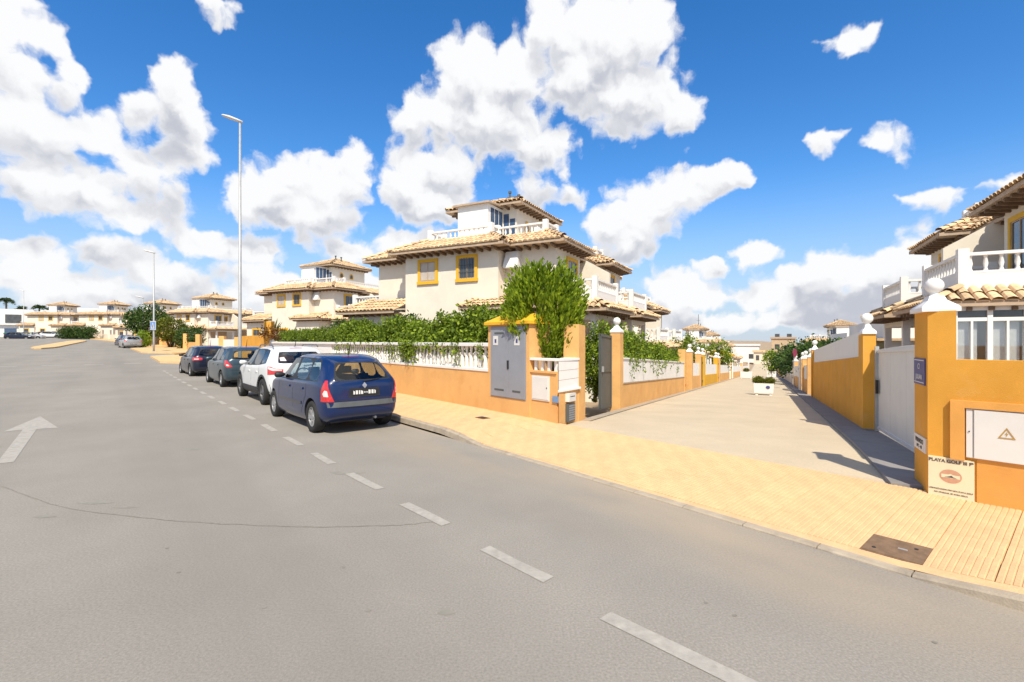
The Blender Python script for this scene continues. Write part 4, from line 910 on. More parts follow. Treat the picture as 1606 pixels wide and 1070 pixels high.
def bush(label, x, y, z0, rad, zc, leaf, ncl, per, size, cr, cat='bush', name='garden_bush', up=.35, group=None, trunk=.05, shell=.5):
    g = thing(name, label, cat, (x, y, z0), 0, group)
    stem_mesh('trunk', g, (0, 0, -.1), [(0, 0, zc+rad[2]*.4)]+[(rad[0]*.55*math.cos(a), rad[1]*.55*math.sin(a), zc+rad[2]*.2) for a in sp(0, 5, 5)], trunk)
    leaves('crown', clump_pts((0, 0, zc), rad, ncl, per, cr, shell), size, LF[leaf], g, up); return g
# the bushy ficus by the cabinet: upright sprays of small leaves
x, y = rxy(1.22, 2.74); fic = thing('ficus_bush', 'tall bright green bush growing over the corner beside the grey cabinet', 'bush', (x, y, .1))
stem_mesh('trunk', fic, (0, 0, -.1), [(0, 0, 2.4), (.5, -.2, 2.2), (-.4, .1, 2.2), (.3, .4, 2.0), (.1, -.5, 2.1)], .05)
P_, D_ = [], []
for k in range(680):
    a = NR.uniform(0, 2*np.pi); el_ = NR.uniform(-1., 1); r_ = NR.uniform(.2, .93)**.5
    prof = .88*(1-max(0, el_)**2.4*.62)*(1-max(0, -el_)**2*.48); b = np.array([prof*r_*np.cos(a)*.93, prof*r_*np.sin(a)*.93, 1.95+el_*.92])
    dr = np.array([np.cos(a)*.38, np.sin(a)*.38, .95]); dr /= np.linalg.norm(dr); ln = NR.uniform(.15, .55); n_ = 27
    q = NR.uniform(0, 1, n_); P_.append(b+dr*(q*ln)[:, None]+NR.normal(size=(n_, 3))*.032); D_.append(np.repeat((dr+np.array([np.cos(a), np.sin(a), 0])*.25)[None], n_, 0))
leaves('crown', np.concatenate(P_), .105, LF['bright'], fic, .15, 2.4, np.concatenate(D_))
# vine hedge over the balustrade
def strip_pts(fn, a0, a1, n, cr, zlo, zhi, o0, o1):
    a = NR.uniform(a0, a1, n); out = []
    for t in a:
        b = NR.uniform(0, 1)**.7; zz = zlo(t)+(zhi(t)-zlo(t))*b; oo = NR.uniform(o0, o1); X, Y = fn(t, oo); out.append((X, Y, zz))
    out = np.array(out); k = 16; out = np.repeat(out, k, 0); return out+NR.normal(size=out.shape)*cr
wob = lambda t, s_: .13*math.sin(t*1.7*s_+1)+.09*math.sin(t*4.1*s_)+.05*math.sin(t*9.3*s_)
vh = thing('vine_hedge', 'dark green creeper hedge tumbling over the white roadside balustrade', 'hedge')
pts = strip_pts(rxy, 2.35, 12.6, 1900, .07, lambda t: 1.35, lambda t: 2.2+wob(t, 1)+.22*math.exp(-(t-2.6)**2/1.5), 2.3, 3.0)
leaves('foliage', pts, .10, LF['hedge'], vh, .1, 1.7)
drop = []
for t0 in list(NR.uniform(2.3, 12.3, 34))+list(NR.normal(6.1, .3, 42))+list(NR.normal(3.9, .5, 10)):
    ln = NR.uniform(.12, .62); n_ = int(36*ln+6)
    for q in NR.uniform(0, 1, n_): X, Y = rxy(t0+NR.normal()*.05, 2.0+NR.normal()*.035); drop.append((X, Y, 1.66-q*ln+NR.normal()*.02))
leaves('hanging_shoots', drop, .075, LF['hedge'], vh, -.5, 1.8)
stem_mesh('stem', vh, (*rxy(4, 2.7), 0), [(*rxy(3, 2.6), 1.8), (*rxy(5, 2.7), 1.8), (*rxy(6.2, 2.6), 1.7)], .03)
th = thing('trimmed_hedge', 'clipped light green hedge behind the white wall panels and parked cars', 'hedge')
pts = strip_pts(rxy, 12.7, 21.4, 1150, .055, lambda t: 1.2, lambda t: 2.12+wob(t, 2)*.35, 2.35, 2.95); leaves('foliage', pts, .085, LF['trim'], th, .3, 1.7)
stem_mesh('stem', th, (*rxy(17, 2.6), 0), [(*rxy(15, 2.6), 1.7), (*rxy(19, 2.6), 1.7)], .03)
for i, (t, o, zt) in enumerate(((15.8, 3.6, 2.6), (14.0, 3.9, 2.45), (9.2, 3.5, 2.5))):
    x, y = rxy(t, o); bush(['loose shrub behind the clipped hedge, left one', 'loose shrub standing above the clipped hedge', 'round shrub above the middle of the creeper hedge'][i], x, y, .1, (.6, .6, .5), zt-.55, 'dark', 60, 26, .1, .1)
# creeper on the lane wall
lh = thing('vine_hedge', 'green creeper hedge behind the white lane wall panels', 'hedge')
pts = strip_pts(lxy, 4.4, 14.4, 900, .08, lambda s: zl(s)+1.1, lambda s: zl(s)+2.28+wob(s, 1)*.8-.055*(s-4), -.95, -.2); leaves('foliage', pts, .10, LF['hedge'], lh, .1, 1.8)
drop = []
for s0 in NR.uniform(4.6, 14, 26):
    ln = NR.uniform(.1, .65)
    for q in NR.uniform(0, 1, int(30*ln+5)): X, Y = lxy(s0+NR.normal()*.06, .01+NR.normal()*.03); drop.append((X, Y, zl(s0)+1.42-q*ln))
leaves('hanging_shoots', drop, .075, LF['trim'], lh, -.5, 1.8); stem_mesh('stem', lh, (*lxy(8, -.6), -.4), [(*lxy(6, -.6), 1.4), (*lxy(10, -.6), 1.2)], .03)
x, y = lxy(4.9, -1.0); bush('leafy shrub seen in the open gateway beside the grey gate', x, y, 0, (.45, .75, .95), .95, 'hedge', 190, 28, .09, .08)
x, y = lxy(5.2, -2.4); bush('tall light shrub behind the grey gate', x, y, -.1, (.55, .55, .7), 1.9, 'bright', 70, 26, .1, .09, up=.8)
x, y = lxy(4.0, -2.0); bush('shrub behind the open gate under the porch roof', x, y, -.1, (.45, .45, .6), 1.5, 'hedge', 60, 26, .09, .09)
x, y = lxy(18.7, -.75); bush('square clipped green bush over the short lane wall', x, y, zl(18.7), (.55, .9, .45), 1.75, 'trim', 80, 22, .1, .09)
def tree(label, x, y, z0, hgt, rad, leaf, ncl=90, per=26, size=.2, cr=.22, name='tree', group=None, trunk=.12, crown_h=None, shell=.5):
    rz_ = crown_h or hgt*.36; g = thing(name, label, 'tree', (x, y, z0), 0, group); zc = hgt-rz_
    stem_mesh('trunk', g, (0, 0, -.3), [(0, 0, zc+rz_*.5)]+[(rad*.6*math.cos(a), rad*.6*math.sin(a), zc+rz_*.15) for a in sp(.4, 5.4, 5)], trunk)
    leaves('crown', clump_pts((0, 0, zc), (rad, rad, rz_), ncl, per, cr, shell), size, LF[leaf], g, .25, 1.8); return g
x, y = lxy(26, -1.5); tree('climbing tree over the yellow lane wall', x, y, zl(26), 3.2, 1.3, 'hedge', 90, 26, .17, .18, crown_h=1.2)
x, y = lxy(43, -.9); tree('green tree beside the yellow awning down the lane', x, y, zl(43), 3.9, 1.2, 'hedge', 80, 24, .22, .2, crown_h=1.7)
for i, (s, o, h_, r_) in enumerate(((26, 7.0, 2.7, 1.6), (32, 6.5, 3.2, 2.0), (39, 6.2, 3.5, 2.2), (47, 5.8, 3.3, 2.0), (20.5, 6.9, 2.2, .9))):
    x, y = lxy(s, o); tree(['spreading dark tree right of the lane, nearest of its row', 'second dark tree right of the lane', 'third dark tree right of the lane', 'farthest dark tree overhanging the lane on the right', 'light shrub behind the no-parking sign'][i], x, y, zl(s), h_, r_, 'dark' if i < 4 else 'bright', 130 if i < 4 else 50, 26, .24, .25, crown_h=h_*.42, group=None)
x, y = lxy(62, 3.8); tree('small green tree in a planter far down the lane', x, y, zl(62), 3.4, 1.0, 'bright', 50, 20, .25, .2)
# trees on the left
tree('big dark green tree left of the crossing sign', -47.5, 63, .9, 5.2, 2.3, 'dark', 170, 26, .3, .3, crown_h=1.9)
tree('rounded olive-green clipped tree right of the crossing sign', -39.2, 55.5, .75, 3.5, 1.5, 'olive', 260, 30, .17, .13, crown_h=1.25, shell=.85)
for i, (u, Y, h_) in enumerate(((287, 53, 2.3), (297, 52, 2.6), (307, 51, 2.5), (226, 58, 2.2))):
    X = (u-803)/758*Y; bush(['leafy bush under the olive tree, first', 'leafy bush between olive tree and white wall', 'leafy bush next to the white wall', 'light shrub below the big dark tree'][i], X, Y, .75, (.75, .75, h_*.45), h_*.5, 'dark' if i < 3 else 'bright', 60, 22, .2, .18)
for i, u in enumerate((101, 109, 117, 126, 136, 143)):
    Y = 92; X = (u-803)/758*Y; bush(['dark shrub at the left end of the far row', 'second dark shrub of the far row', 'third dark shrub of the far row', 'tallest dark shrub of the far row', 'fifth dark shrub of the far row', 'dark shrub at the right end of the far row'][i], X, Y, 1.75, (1.0, .9, 1.1+.2*(i % 3)), 1.2+.2*(i == 3), 'dark', 70, 22, .24, .24, group='dark shrubs in a row before the far villas')
def palm(label, u, Y, ztop):
    X = (u-803)/758*Y; z0 = 2.3; g = thing('palm_tree', label, 'palm', (X, Y, z0), 0, 'palms by the modern blocks'); h_ = ztop-z0
    MB().tube([(0, 0, -.5), (.1, 0, h_*.5), (0, 0, h_)], [.28, .22, .18], 8).obj('trunk', M_wood, g, smooth=True)
    pts, ds = [], []
    for k in range(34):
        a = NR.uniform(0, 6.28); e0 = NR.uniform(-.2, 1.3); Lf = NR.uniform(1.3, 2.0)
        for q in np.linspace(.1, 1, 14):
            r_ = Lf*q*math.cos(e0); z = h_+Lf*q*math.sin(e0)-.55*q*q*Lf
            for sgn in (-1, 1): pts.append((r_*math.cos(a), r_*math.sin(a), z)); ds.append((math.cos(a)*.7-sgn*math.sin(a), math.sin(a)*.7+sgn*math.cos(a), -.35))
    leaves('crown', pts, .62, LF['palm'], g, 0, 5, ds); return g
palm('tallest palm at the left edge', 10, 130, 12.6); palm('palm before the white modern block', 33, 124, 9.8); palm('dark palm crown above the white modern block', 62, 140, 11.4); palm('palm crown next to the farthest villa', 85, 142, 11.2)
yu = thing('yucca', 'spiky yucca rising in front of the second villa', 'plant', (-15.3, 32, .45)); pts, ds = [], []
MB().tube([(0, 0, -.3), (0, 0, 1.5)], .09, 7).obj('trunk', M_wood, yu)
for (bx_, bz) in ((-.5, 2.2), (.1, 1.7), (.6, 1.5)):
    for k in range(40): a = NR.uniform(0, 6.28); e0 = NR.uniform(.2, 1.4); pts.append((bx_, 0, bz-.6)); ds.append((math.cos(a)*math.cos(e0)*2-.4, math.sin(a)*math.cos(e0)*2, math.sin(e0)*2.4))
leaves('crown', pts, .95, LF['dark'], yu, 0, 11, ds)
fa = thing('flowering_creeper', 'reddish flowering creeper arched over the roadside gate', 'plant', (*rxy(22.2, 2.3), .1)); leaves('crown', clump_pts((0, 0, 1.95), (.75, .5, .3), 50, 20, .1), .12, leafmat('leaf_red', (.26, .07, .04), .4, .3, (.16, .12, .02)), fa, .1); stem_mesh('stem', fa, (0, 0, 0), [(0, 0, 1.9)], .03)

# ================================================================== STREET FURNITURE
def lamp(label, x, y, z, h_, rz):
    g = thing('street_lamp', label, 'street lamp', (x, y, z), rz, 'street lamps')
    MB().box(-.17, .17, -.17, .17, -.02, .03).obj('base_plate', M_steel, g); MB().tube([(0, 0, .03), (0, 0, 1.1), (0, 0, h_)], [.09, .08, .045], 12).obj('pole', M_steel, g, smooth=True)
    box('access_door', M_gmetal, g, -.045, .045, -.098, -.08, .5, .85)
    hd = MB(); sec = [(-.12, .07, .06), (.1, .12, .085), (.45, .14, .10), (.72, .10, .06), (.78, .04, .03)]; V = []
    for (x_, w_, t_) in sec:
        for k in range(10): a = 2*math.pi*k/10; V.append((-x_, w_*math.cos(a), h_+.06+x_*.22+t_*math.sin(a)*(1 if math.sin(a) > 0 else .55)))
    hd.add(V, [(i*10+k, i*10+(k+1) % 10, (i+1)*10+(k+1) % 10, (i+1)*10+k) for i in range(4) for k in range(10)]+[tuple(range(9, -1, -1)), tuple(range(40, 50))]).obj('lamp_head', M_ltgrey, g, smooth=True)
    return g
x, y = rxy(20.35, .32); lamp('tall street lamp on the pavement behind the parked cars', x, y, .13, 12.25, math.atan2(RN.y, RN.x)-R(16))
x, y = rxy(50, -1.55); lamp('street lamp carrying the blue pedestrian crossing sign', x, y, zr(50)+.12, 9.2, math.atan2(RN.y, RN.x)-R(10))
x, y = rxy(72, ko(72)+.4); lamp('distant street lamp by the big dark tree', x, y, zr(72)+.12, 6, math.atan2(RN.y, RN.x))
lamp('far street lamp at the left edge of the street', -103, 102, 2.0, 10.2, .3)
x, y = rxy(50, -1.55); cs = thing('crossing_sign', 'blue square pedestrian crossing sign on the distant lamp post', 'sign', (x, y-.09, zr(50)+2.55), R(-30))
box('board', M_ltgrey, cs, -.52, .52, -.02, .0, -.42, .42); box('blue_panel', mat('sign_lightblue', (.16, .30, .62), .5), cs, -.46, .46, -.028, -.021, -.36, .36)
MB().add([(-.3, -.031, -.28), (.3, -.031, -.28), (0, -.031, .30)], [(0, 1, 2)]).obj('white_triangle', M_ltgrey, cs)
MB().add([(-.1, -.034, -.24), (-.04, -.034, -.24), (.0, -.034, -.1), (.06, -.034, -.24), (.12, -.034, -.24), (.05, -.034, .02), (.02, -.034, .1), (-.04, -.034, .1), (-.06, -.034, .0)], [tuple(range(9))]).obj('walking_figure', M_black, cs)
# white planters with clipped shrubs in the lane
def planter(label, s, o, w_, h_, shrubs, mark=True):
    x, y = lxy(s, o); z = zl(s); g = thing('planter', label, 'planter', (x, y, z), RZ_L, 'white planters in the lane')
    mb = MB(); t_ = .04
    mb.add([(-w_/2,-.24,.1),(w_/2,-.24,.1),(w_/2,.24,.1),(-w_/2,.24,.1),(-w_/2-.03,-.27,h_),(w_/2+.03,-.27,h_),(w_/2+.03,.27,h_),(-w_/2-.03,.27,h_),(-w_/2+.02,-.22,h_),(w_/2-.02,-.22,h_),(w_/2-.02,.22,h_),(-w_/2+.02,.22,h_),(-w_/2+.03,-.2,h_-.08),(w_/2-.03,-.2,h_-.08),(w_/2-.03,.2,h_-.08),(-w_/2+.03,.2,h_-.08)],
           [(3,2,1,0),(0,1,5,4),(1,2,6,5),(2,3,7,6),(3,0,4,7),(4,5,9,8),(5,6,10,9),(6,7,11,10),(7,4,8,11),(8,9,13,12),(9,10,14,13),(10,11,15,14),(11,8,12,15)]); mb.obj('trough', M_white, g)
    box('soil', M_dirt, g, -w_/2+.025, w_/2-.025, -.21, .21, h_-.1, h_-.06)
    for sx in (-1, 1): box('foot', M_white, g, sx*(w_/2-.09)-.05, sx*(w_/2-.09)+.05, -.2, .2, -.06, .1)
    if mark: MB().add([(.16+.085*math.cos(a), -.272+.0, .36+.07*math.sin(a)) for a in sp(0, 5.9, 14)], [tuple(range(14))]).obj('blue_mark', M_signblue, g)
    for i, (dx, r_, lab) in enumerate(shrubs):
        q = LA+LD*s+LQ*(o+dx); b = thing('clipped_shrub', lab, 'plant', (q.x, q.y, z+h_-.06)); stem_mesh('stem', b, (0, 0, -.02), [(0, 0, r_)], .02)
        leaves('foliage', clump_pts((0, 0, r_*.75), (r_*.95, r_*.95, r_*.6), 130, 20, .03, .75), .055, LF['olive'], b, .3, 1.8)
planter('white planter with two clipped shrubs standing in the lane', 15.2, 3.25, .72, .52, [(-.2, .215, 'larger rounded clipped shrub in the near planter'), (.22, .185, 'smaller flat clipped shrub in the near planter')])
planter('distant white planter by the left wall of the lane', 50, 1.3, 1.1, .75, [(0, .3, 'low shrub in the distant planter')], False)
planter('far planter holding the small tree in the lane', 62, 3.8, 1.0, .8, [(.2, .25, 'low shrub in the far planter')], False)
x, y = lxy(24, 4.75); ns = thing('no_parking_sign', 'round red no-parking sign on a pole right of the lane', 'sign', (x, y, zl(24)), RZ_L+R(62)); MB().tube([(0, 0, -.2), (0, 0, 2.35)], .03, 8).obj('pole', M_steel, ns)
d = MB().lathe([(.24, -.012), (.24, .012)], (0, 0), 20).obj('disc', mat('sign_red', (.30, .05, .10), .5), ns); d.matrix_local = Matrix.Translation((0, -.05, 2.1)) @ Matrix.Rotation(R(90), 4, 'X')
x, y = lxy(46, -.3); aw = thing('awning', 'yellow awning over a gateway down the left of the lane', 'awning', (x, y, zl(46)), RZ_L)
MB().add([(-2.2,-1.8,2.55),(.5,-1.8,2.35),(.5,2.2,2.35),(-2.2,2.2,2.55),(-2.2,-1.8,2.75),(-.8,-1.8,2.98),(.5,-1.8,2.5),(-2.2,2.2,2.75),(-.8,2.2,2.98),(.5,2.2,2.5)], [(3,2,1,0),(0,1,6,5,4),(2,3,7,8,9),(4,5,8,7),(5,6,9,8),(1,2,9,6),(3,0,4,7)]).obj('canopy', M_yellow, aw)
for (a, b) in ((.35, -1.6), (.35, 2.0), (-2, -1.6), (-2, 2.0)): box('post', M_white, aw, a-.06, a+.06, b-.06, b+.06, -.2, 2.4)
x, y = rxy(146, -26); gb = thing('waste_bin', 'green waste container at the far left kerb', 'bin', (-97, 93.5, 1.95)); box('body', mat('bin_green', (.02, .16, .05), .6), gb, -.8, .8, -.5, .5, .15, 1.15, bev=.05); box('lid', MATS['bin_green'], gb, -.85, .85, -.55, .55, 1.15, 1.3, bev=.05)
for sx in (-.6, .6): MB().tube([(sx, -.55, .1), (sx, -.45, .1)], .1, 8).obj('wheel', M_black, gb)

# ================================================================== CARS (local frame: x forward, y to the car's left, z up, origin under the rear axle)
def paint(name, col, metal=.25):
    m = mat(name, col, .35, .03, 2, spec=.3, metal=metal, coat=.75); return m
M_glass = glassmat('car_glass', (.74, .82, .79), .02); M_glassdk = glassmat('car_glass_dark', (.10, .11, .12), .05)
M_tyre = mat('tyre_rubber', (.028, .027, .026), .85, .2, 8); M_alloy = mat('alloy_rim', (.45, .45, .46), .35, .1, 8, metal=.6); M_alloydk = mat('dark_rim', (.17, .17, .175), .4, .1, 8, metal=.5)
M_lampred = mat('lamp_red', (.55, .018, .02), .15, .1, 8, spec=.8, coat=.6); M_lampclear = mat('lamp_clear', (.75, .62, .60), .15, .1, 8, spec=.8); M_headlamp = mat('headlamp', (.6, .62, .65), .1, .1, 8, spec=.9)
M_inter = mat('car_interior', (.03, .03, .033), .9, .2, 5); M_greyplastic = mat('grey_bumper', (.115, .125, .13), .5, .1, 6, .1, 90)
def wheel_parts(r, rim_m, spokes):
    prof = [(r*.62, -.085), (r*.70, -.10), (r*.92, -.10), (r*.985, -.075), (r, -.03), (r, .03), (r*.985, .075), (r*.92, .10), (r*.70, .10), (r*.62, .085)]
    rot = Matrix.Rotation(R(90), 4, 'X')
    tm = MB().lathe(prof, (0, 0), 28, cap=False).mesh('wheel', M_tyre, smooth=True); tm.transform(rot)
    rb = MB(); rr = r*.66
    rb.lathe([(rr*.98, .06), (rr, .085), (rr*.9, .083), (rr*.86, .03), (rr*.84, -.05)], (0, 0), 24, cap=False); rb.lathe([(rr*.3, .045), (rr*.28, .075), (rr*.1, .08), (.002, .08)], (0, 0), 14, cap=False)
    for k in range(spokes):
        a = 2*math.pi*k/spokes; c, s = math.cos(a), math.sin(a); V = []
        for (q, w_, z) in ((rr*.2, .034, .066), (rr*.92, .026, .078)):
            for (e, zz) in ((-w_, z-.03), (w_, z-.03), (w_, z), (-w_, z)): V.append((c*q-s*e, s*q+c*e, zz))
        rb.add(V, [(0,1,5,4),(1,2,6,5),(2,3,7,6),(3,0,4,7),(0,3,2,1),(4,5,6,7)])
    rm = rb.mesh('rim', rim_m); rm.transform(Matrix.Rotation(R(-90), 4, 'X'))
    db = MB().lathe([(rr*.86, .0), (.003, .002)], (0, 0), 20, cap=False).mesh('brake_disc', M_inter); db.transform(Matrix.Rotation(R(-90), 4, 'X'))
    return tm, rm, db
CAR_ST = [  # rear to front: x of lower body, shoulder, window foot, window head, roof; then half-width, bottom, shoulder, window foot/head, roof heights, roof half-width
    (-.60, -.59, -.555, -.24, -.18, .735, .30, .90, .955, 1.275, 1.335, .535),
    (-.36, -.36, -.28, -.04, .02, .805, .20, .885, .94, 1.315, 1.388, .58),
    (.30, .30, .31, .27, .27, .82, .17, .875, .925, 1.345, 1.415, .60),
    (1.00, 1.00, 1.00, .98, .98, .825, .16, .865, .915, 1.345, 1.415, .61),
    (1.08, 1.08, 1.08, 1.05, 1.05, .825, .16, .865, .91, 1.345, 1.415, .61),
    (1.62, 1.62, 1.66, 1.42, 1.38, .82, .16, .86, .90, 1.325, 1.385, .60),
    (2.10, 2.10, 2.13, 2.16, 2.12, .815, .16, .85, .895, .915, .945, .66),
    (2.62, 2.62, 2.62, 2.62, 2.62, .80, .18, .80, .84, .862, .885, .60),
    (3.02, 3.02, 3.00, 2.97, 2.95, .68, .24, .66, .70, .725, .745, .50)]
def build_car(label, L_wb, Wd, H, rw, pm, group, opts, loc=(0, 0, 0), rz=0):
    kx, ky, kz = L_wb/2.47, Wd/.82, (H-.16)/(1.415-.16)
    lift = opts.get('lift', 0); rake = opts.get('rake', 0); kick = opts.get('kick', 0); gl = opts.get('glass', M_glass)
    Z = lambda z: .16+lift+(z-.16)*(H-.16-lift)/(1.415-.16)
    st = []
    for i, (xl, xs, x0, x1, xr, w_, zb, zs, z0, z1, zf, wr) in enumerate(CAR_ST):
        if i == 0: x1 += rake; xr += rake
        if i == 1: x1 += rake*.55; xr += rake*.5; z0 += kick; zs += kick*.6
        if i == 0: z0 += kick*.8; zs += kick*.6
        if i == 2: z0 += kick*.3
        zm = zb+.33
        P9 = [(xl, .0, zb), (xl, .82*.88*w_, zb), (xl, .88*w_, zb), (xl, .985*w_, zb+.09), (xl, w_, zm), (xs, .985*w_, zs), (x0, .955*w_, z0), (x1, wr, z1), (xr, wr*.86, zf-.022), (xr, wr*.86*.82, zf-.006), (xr, 0, zf)]
        st.append([Vector((x*kx, y*ky, Z(z))) for x, y, z in P9])
    bm = bmesh.new(); V = []
    for s in st:
        l = [bm.verts.new(p) for p in s]; r_ = [l[0]]+[bm.verts.new((p.x, -p.y, p.z)) for p in s[1:10]]+[l[10]]
        V.append((l, r_))
    def face(vs, mi):
        vs = list(dict.fromkeys(vs))
        f = bm.faces.new(vs); f.material_index = mi; return f
    n = len(st)
    for i in range(n-1):
        for side in (0, 1):
            a, b = V[i][side], V[i+1][side]
            for k in range(10):
                mi = 0
                if k == 6:
                    if i == 1: mi = 3+3*side
                    elif i == 2: mi = 4+3*side
                    elif i == 3: mi = 9
                    elif i in (4, 5): mi = 5+3*side
                if i == 5 and k in (8, 9): mi = 1
                face((a[k], a[k+1], b[k+1], b[k]), mi)
    for (i, sg) in ((0, -1), (n-1, 1)):                        # rear and front ends
        l, r_ = V[i]; rows = [[l[2], l[1], l[0], r_[1], r_[2]]]
        for k in range(3, 8):
            p = l[k].co; bx_ = .045*kx*sg; x = p.x
            rows.append([l[k], bm.verts.new((x+bx_, p.y*.84, p.z)), bm.verts.new((x+bx_*1.7, 0, p.z)), bm.verts.new((x+bx_, -p.y*.84, p.z)), r_[k]])
        rows.append([l[8], l[9], l[10], r_[9], r_[8]])
        for a, b, k in zip(rows, rows[1:], range(9)):
            for c in range(4): face((a[c], a[c+1], b[c+1], b[c]), 2 if (i == 0 and k == 4 and c in (1, 2)) else 0)
    bmesh.ops.recalc_face_normals(bm, faces=bm.faces)
    for mi in range(1, 9):                                      # dark seals round each pane
        fs = [f for f in bm.faces if f.material_index == mi]
        th_ = .022 if mi == 2 else .014
        res = bmesh.ops.inset_region(bm, faces=fs, thickness=th_, use_even_offset=True)
        for f in res['faces']: f.material_index = 9
    cl = bm.edges.layers.float.new('crease_edge'); vl = bm.verts.layers.float.new('crease_vert')
    for e in bm.edges:
        mi = {f.material_index for f in e.link_faces}
        if len(mi) > 1:
            e[cl] = 1.
            for v in e.verts: v[vl] = .82
        elif all(v.co.z < Z(.20) for v in e.verts): e[cl] = .4
    me = bpy.data.meshes.new('body'); bm.to_mesh(me); bm.free()
    mats = [pm]+[gl]*8+[M_black]
    if opts.get('dark_rear'): 
        for k in (2, 3, 4, 6, 7): mats[k] = M_glassdk
    for m in mats: me.materials.append(m)
    tmp = link('tmp', me); sd_ = tmp.modifiers.new('s', 'SUBSURF'); sd_.levels = sd_.render_levels = 2
    cutters = []; wy = .80*ky
    for x in (0, L_wb):
        for sy in (-1, 1):
            cm = MB().lathe([(rw+.055, -.16), (rw+.055, .16)], (0, 0), 32).mesh('cut', None); cm.transform(Matrix.Translation((x, sy*(Wd-.09), rw)) @ Matrix.Rotation(R(90), 4, 'X'))
            for m in mats: cm.materials.append(m)
            cm.polygons.foreach_set('material_index', [9]*len(cm.polygons)); co = link('cut', cm); cutters.append(co)
            b = tmp.modifiers.new('b', 'BOOLEAN'); b.operation = 'DIFFERENCE'; b.object = co; b.solver = 'EXACT'
    dg = bpy.context.evaluated_depsgraph_get(); full = bpy.data.meshes.new_from_object(tmp.evaluated_get(dg))
    for c in cutters+[tmp]: bpy.data.objects.remove(c, do_unlink=True)
    car = thing('parked_car', label, 'car', loc, rz, group)
    names = {0: 'body', 1: 'windscreen', 2: 'rear_window', 3: 'quarter_window', 4: 'rear_door_window', 5: 'front_door_window', 6: 'quarter_window', 7: 'rear_door_window', 8: 'front_door_window', 9: 'trim'}
    body = None
    for mi in range(10):
        b2 = bmesh.new(); b2.from_mesh(full); bmesh.ops.delete(b2, geom=[f for f in b2.faces if f.material_index != mi], context='FACES')
        if not b2.faces: b2.free(); continue
        for f in b2.faces: f.smooth = True; f.material_index = 0
        for e in b2.edges:
            if len(e.link_faces) == 2 and e.calc_face_angle(0) > .7: e.smooth = False
        m2 = bpy.data.meshes.new(names[mi]); b2.to_mesh(m2); b2.free(); m2.materials.append(mats[mi]); o = link(names[mi], m2, car)
        if mi == 0: body = o
    bt = bmesh.new(); bt.from_mesh(full); bvh = BVHTree.FromBMesh(bt); bt.free()
    def patch(name, poly, c, D, m, off=.006, parent=None, sub=4):
        """a thin panel whose outline (a across, b up) is laid on the body by casting along D"""
        D = Vector(D).normalized(); e = D.cross(Vector((0, 0, 1))).normalized(); c = Vector(c); b = bmesh.new()
        f = b.faces.new([b.verts.new((p[0], p[1], 0)) for p in poly]); bmesh.ops.triangulate(b, faces=[f]); 
        if sub: bmesh.ops.subdivide_edges(b, edges=b.edges[:], cuts=sub, use_grid_fill=True)
        last = None; pos = {}
        for v in b.verts:
            s0 = c+e*v.co.x+Vector((0, 0, 1))*v.co.y; h = bvh.ray_cast(s0-D*2.5, D); pos[v] = h[0]
        ok = [p for p in pos.values() if p is not None]
        if not ok: b.free(); return None
        md = sorted(p.dot(D) for p in ok)[len(ok)//2]
        for v in b.verts:
            p = pos[v]
            if p is None or abs(p.dot(D)-md) > .45: s0 = c+e*v.co.x+Vector((0, 0, 1))*v.co.y; p = s0+D*(md-s0.dot(D))
            v.co = p-D*off
        r_ = bmesh.ops.extrude_face_region(b, geom=b.faces[:]); 
        for v in [g_ for g_ in r_['geom'] if isinstance(g_, bmesh.types.BMVert)]: v.co += D*(off+.012)
        bmesh.ops.recalc_face_normals(b, faces=b.faces)
        for f in b.faces: f.smooth = False
        mm = bpy.data.meshes.new(name); b.to_mesh(mm); b.free(); mm.materials.append(m); return link(name, mm, parent or car)
    def line(name, pts, c, D, w_=.006, m=M_black, off=.0015, parent=None):
        for p0, p1 in zip(pts, pts[1:]):
            p0, p1 = Vector(p0), Vector(p1); d = (p1-p0).normalized(); q = Vector((-d.y, d.x))*w_; patch(name, [p0-q, p1-q, p1+q, p0+q], c, D, m, off, parent or body, 3)
    zr_ = lambda z: Z(z); X = lambda x: x*kx; ROLE = opts.get('lamps', 'tri')
    # wheels
    tm, rm, dbm = wheel_parts(rw, opts.get('rim', M_alloy), opts.get('spokes', 7))
    for x in (0, L_wb):
        for sy in (1, -1):
            w_ = link('wheel', tm, car); w_.location = (x, sy*(Wd-.115), rw); w_.rotation_euler = (0, rnd.uniform(0, 2), 0 if sy > 0 else math.pi)
            link('rim', rm, w_); link('brake_disc', dbm, w_)
    box('underbody', M_black, car, X(-.38), X(2.75), -Wd*.70, Wd*.70, .19+lift*.5, .36+lift)
    # cabin
    box('cabin_floor', M_inter, car, X(-.35), X(2.0), -Wd*.80, Wd*.80, .34+lift, .5+lift)
    box('parcel_shelf', M_inter, car, X(-.40), X(.12), -Wd*.78, Wd*.78, Z(.80), Z(.84))
    sb = MB(); sb.box(X(.12), X(.28), -Wd*.74, Wd*.74, .45+lift, Z(.92)); 
    for y in (-.42, .42): sb.box(X(.12), X(.2), Wd*y-.11, Wd*y+.11, Z(.92), Z(1.03))
    sb.obj('rear_bench', M_inter, car, bev=.03)
    for y in (-.44, .44):
        s_ = MB(); s_.box(X(.98), X(1.12), Wd*y-.22, Wd*y+.22, .5+lift, Z(.96)); s_.box(X(1.0), X(1.09), Wd*y-.11, Wd*y+.11, Z(.985), Z(1.14)); s_.box(X(1.08), X(1.5), Wd*y-.22, Wd*y+.22, .5+lift, .66+lift); s_.obj('front_seat', M_inter, car, bev=.03)
    box('dashboard', M_inter, car, X(1.75), X(2.12), -Wd*.8, Wd*.8, Z(.6), Z(.88))
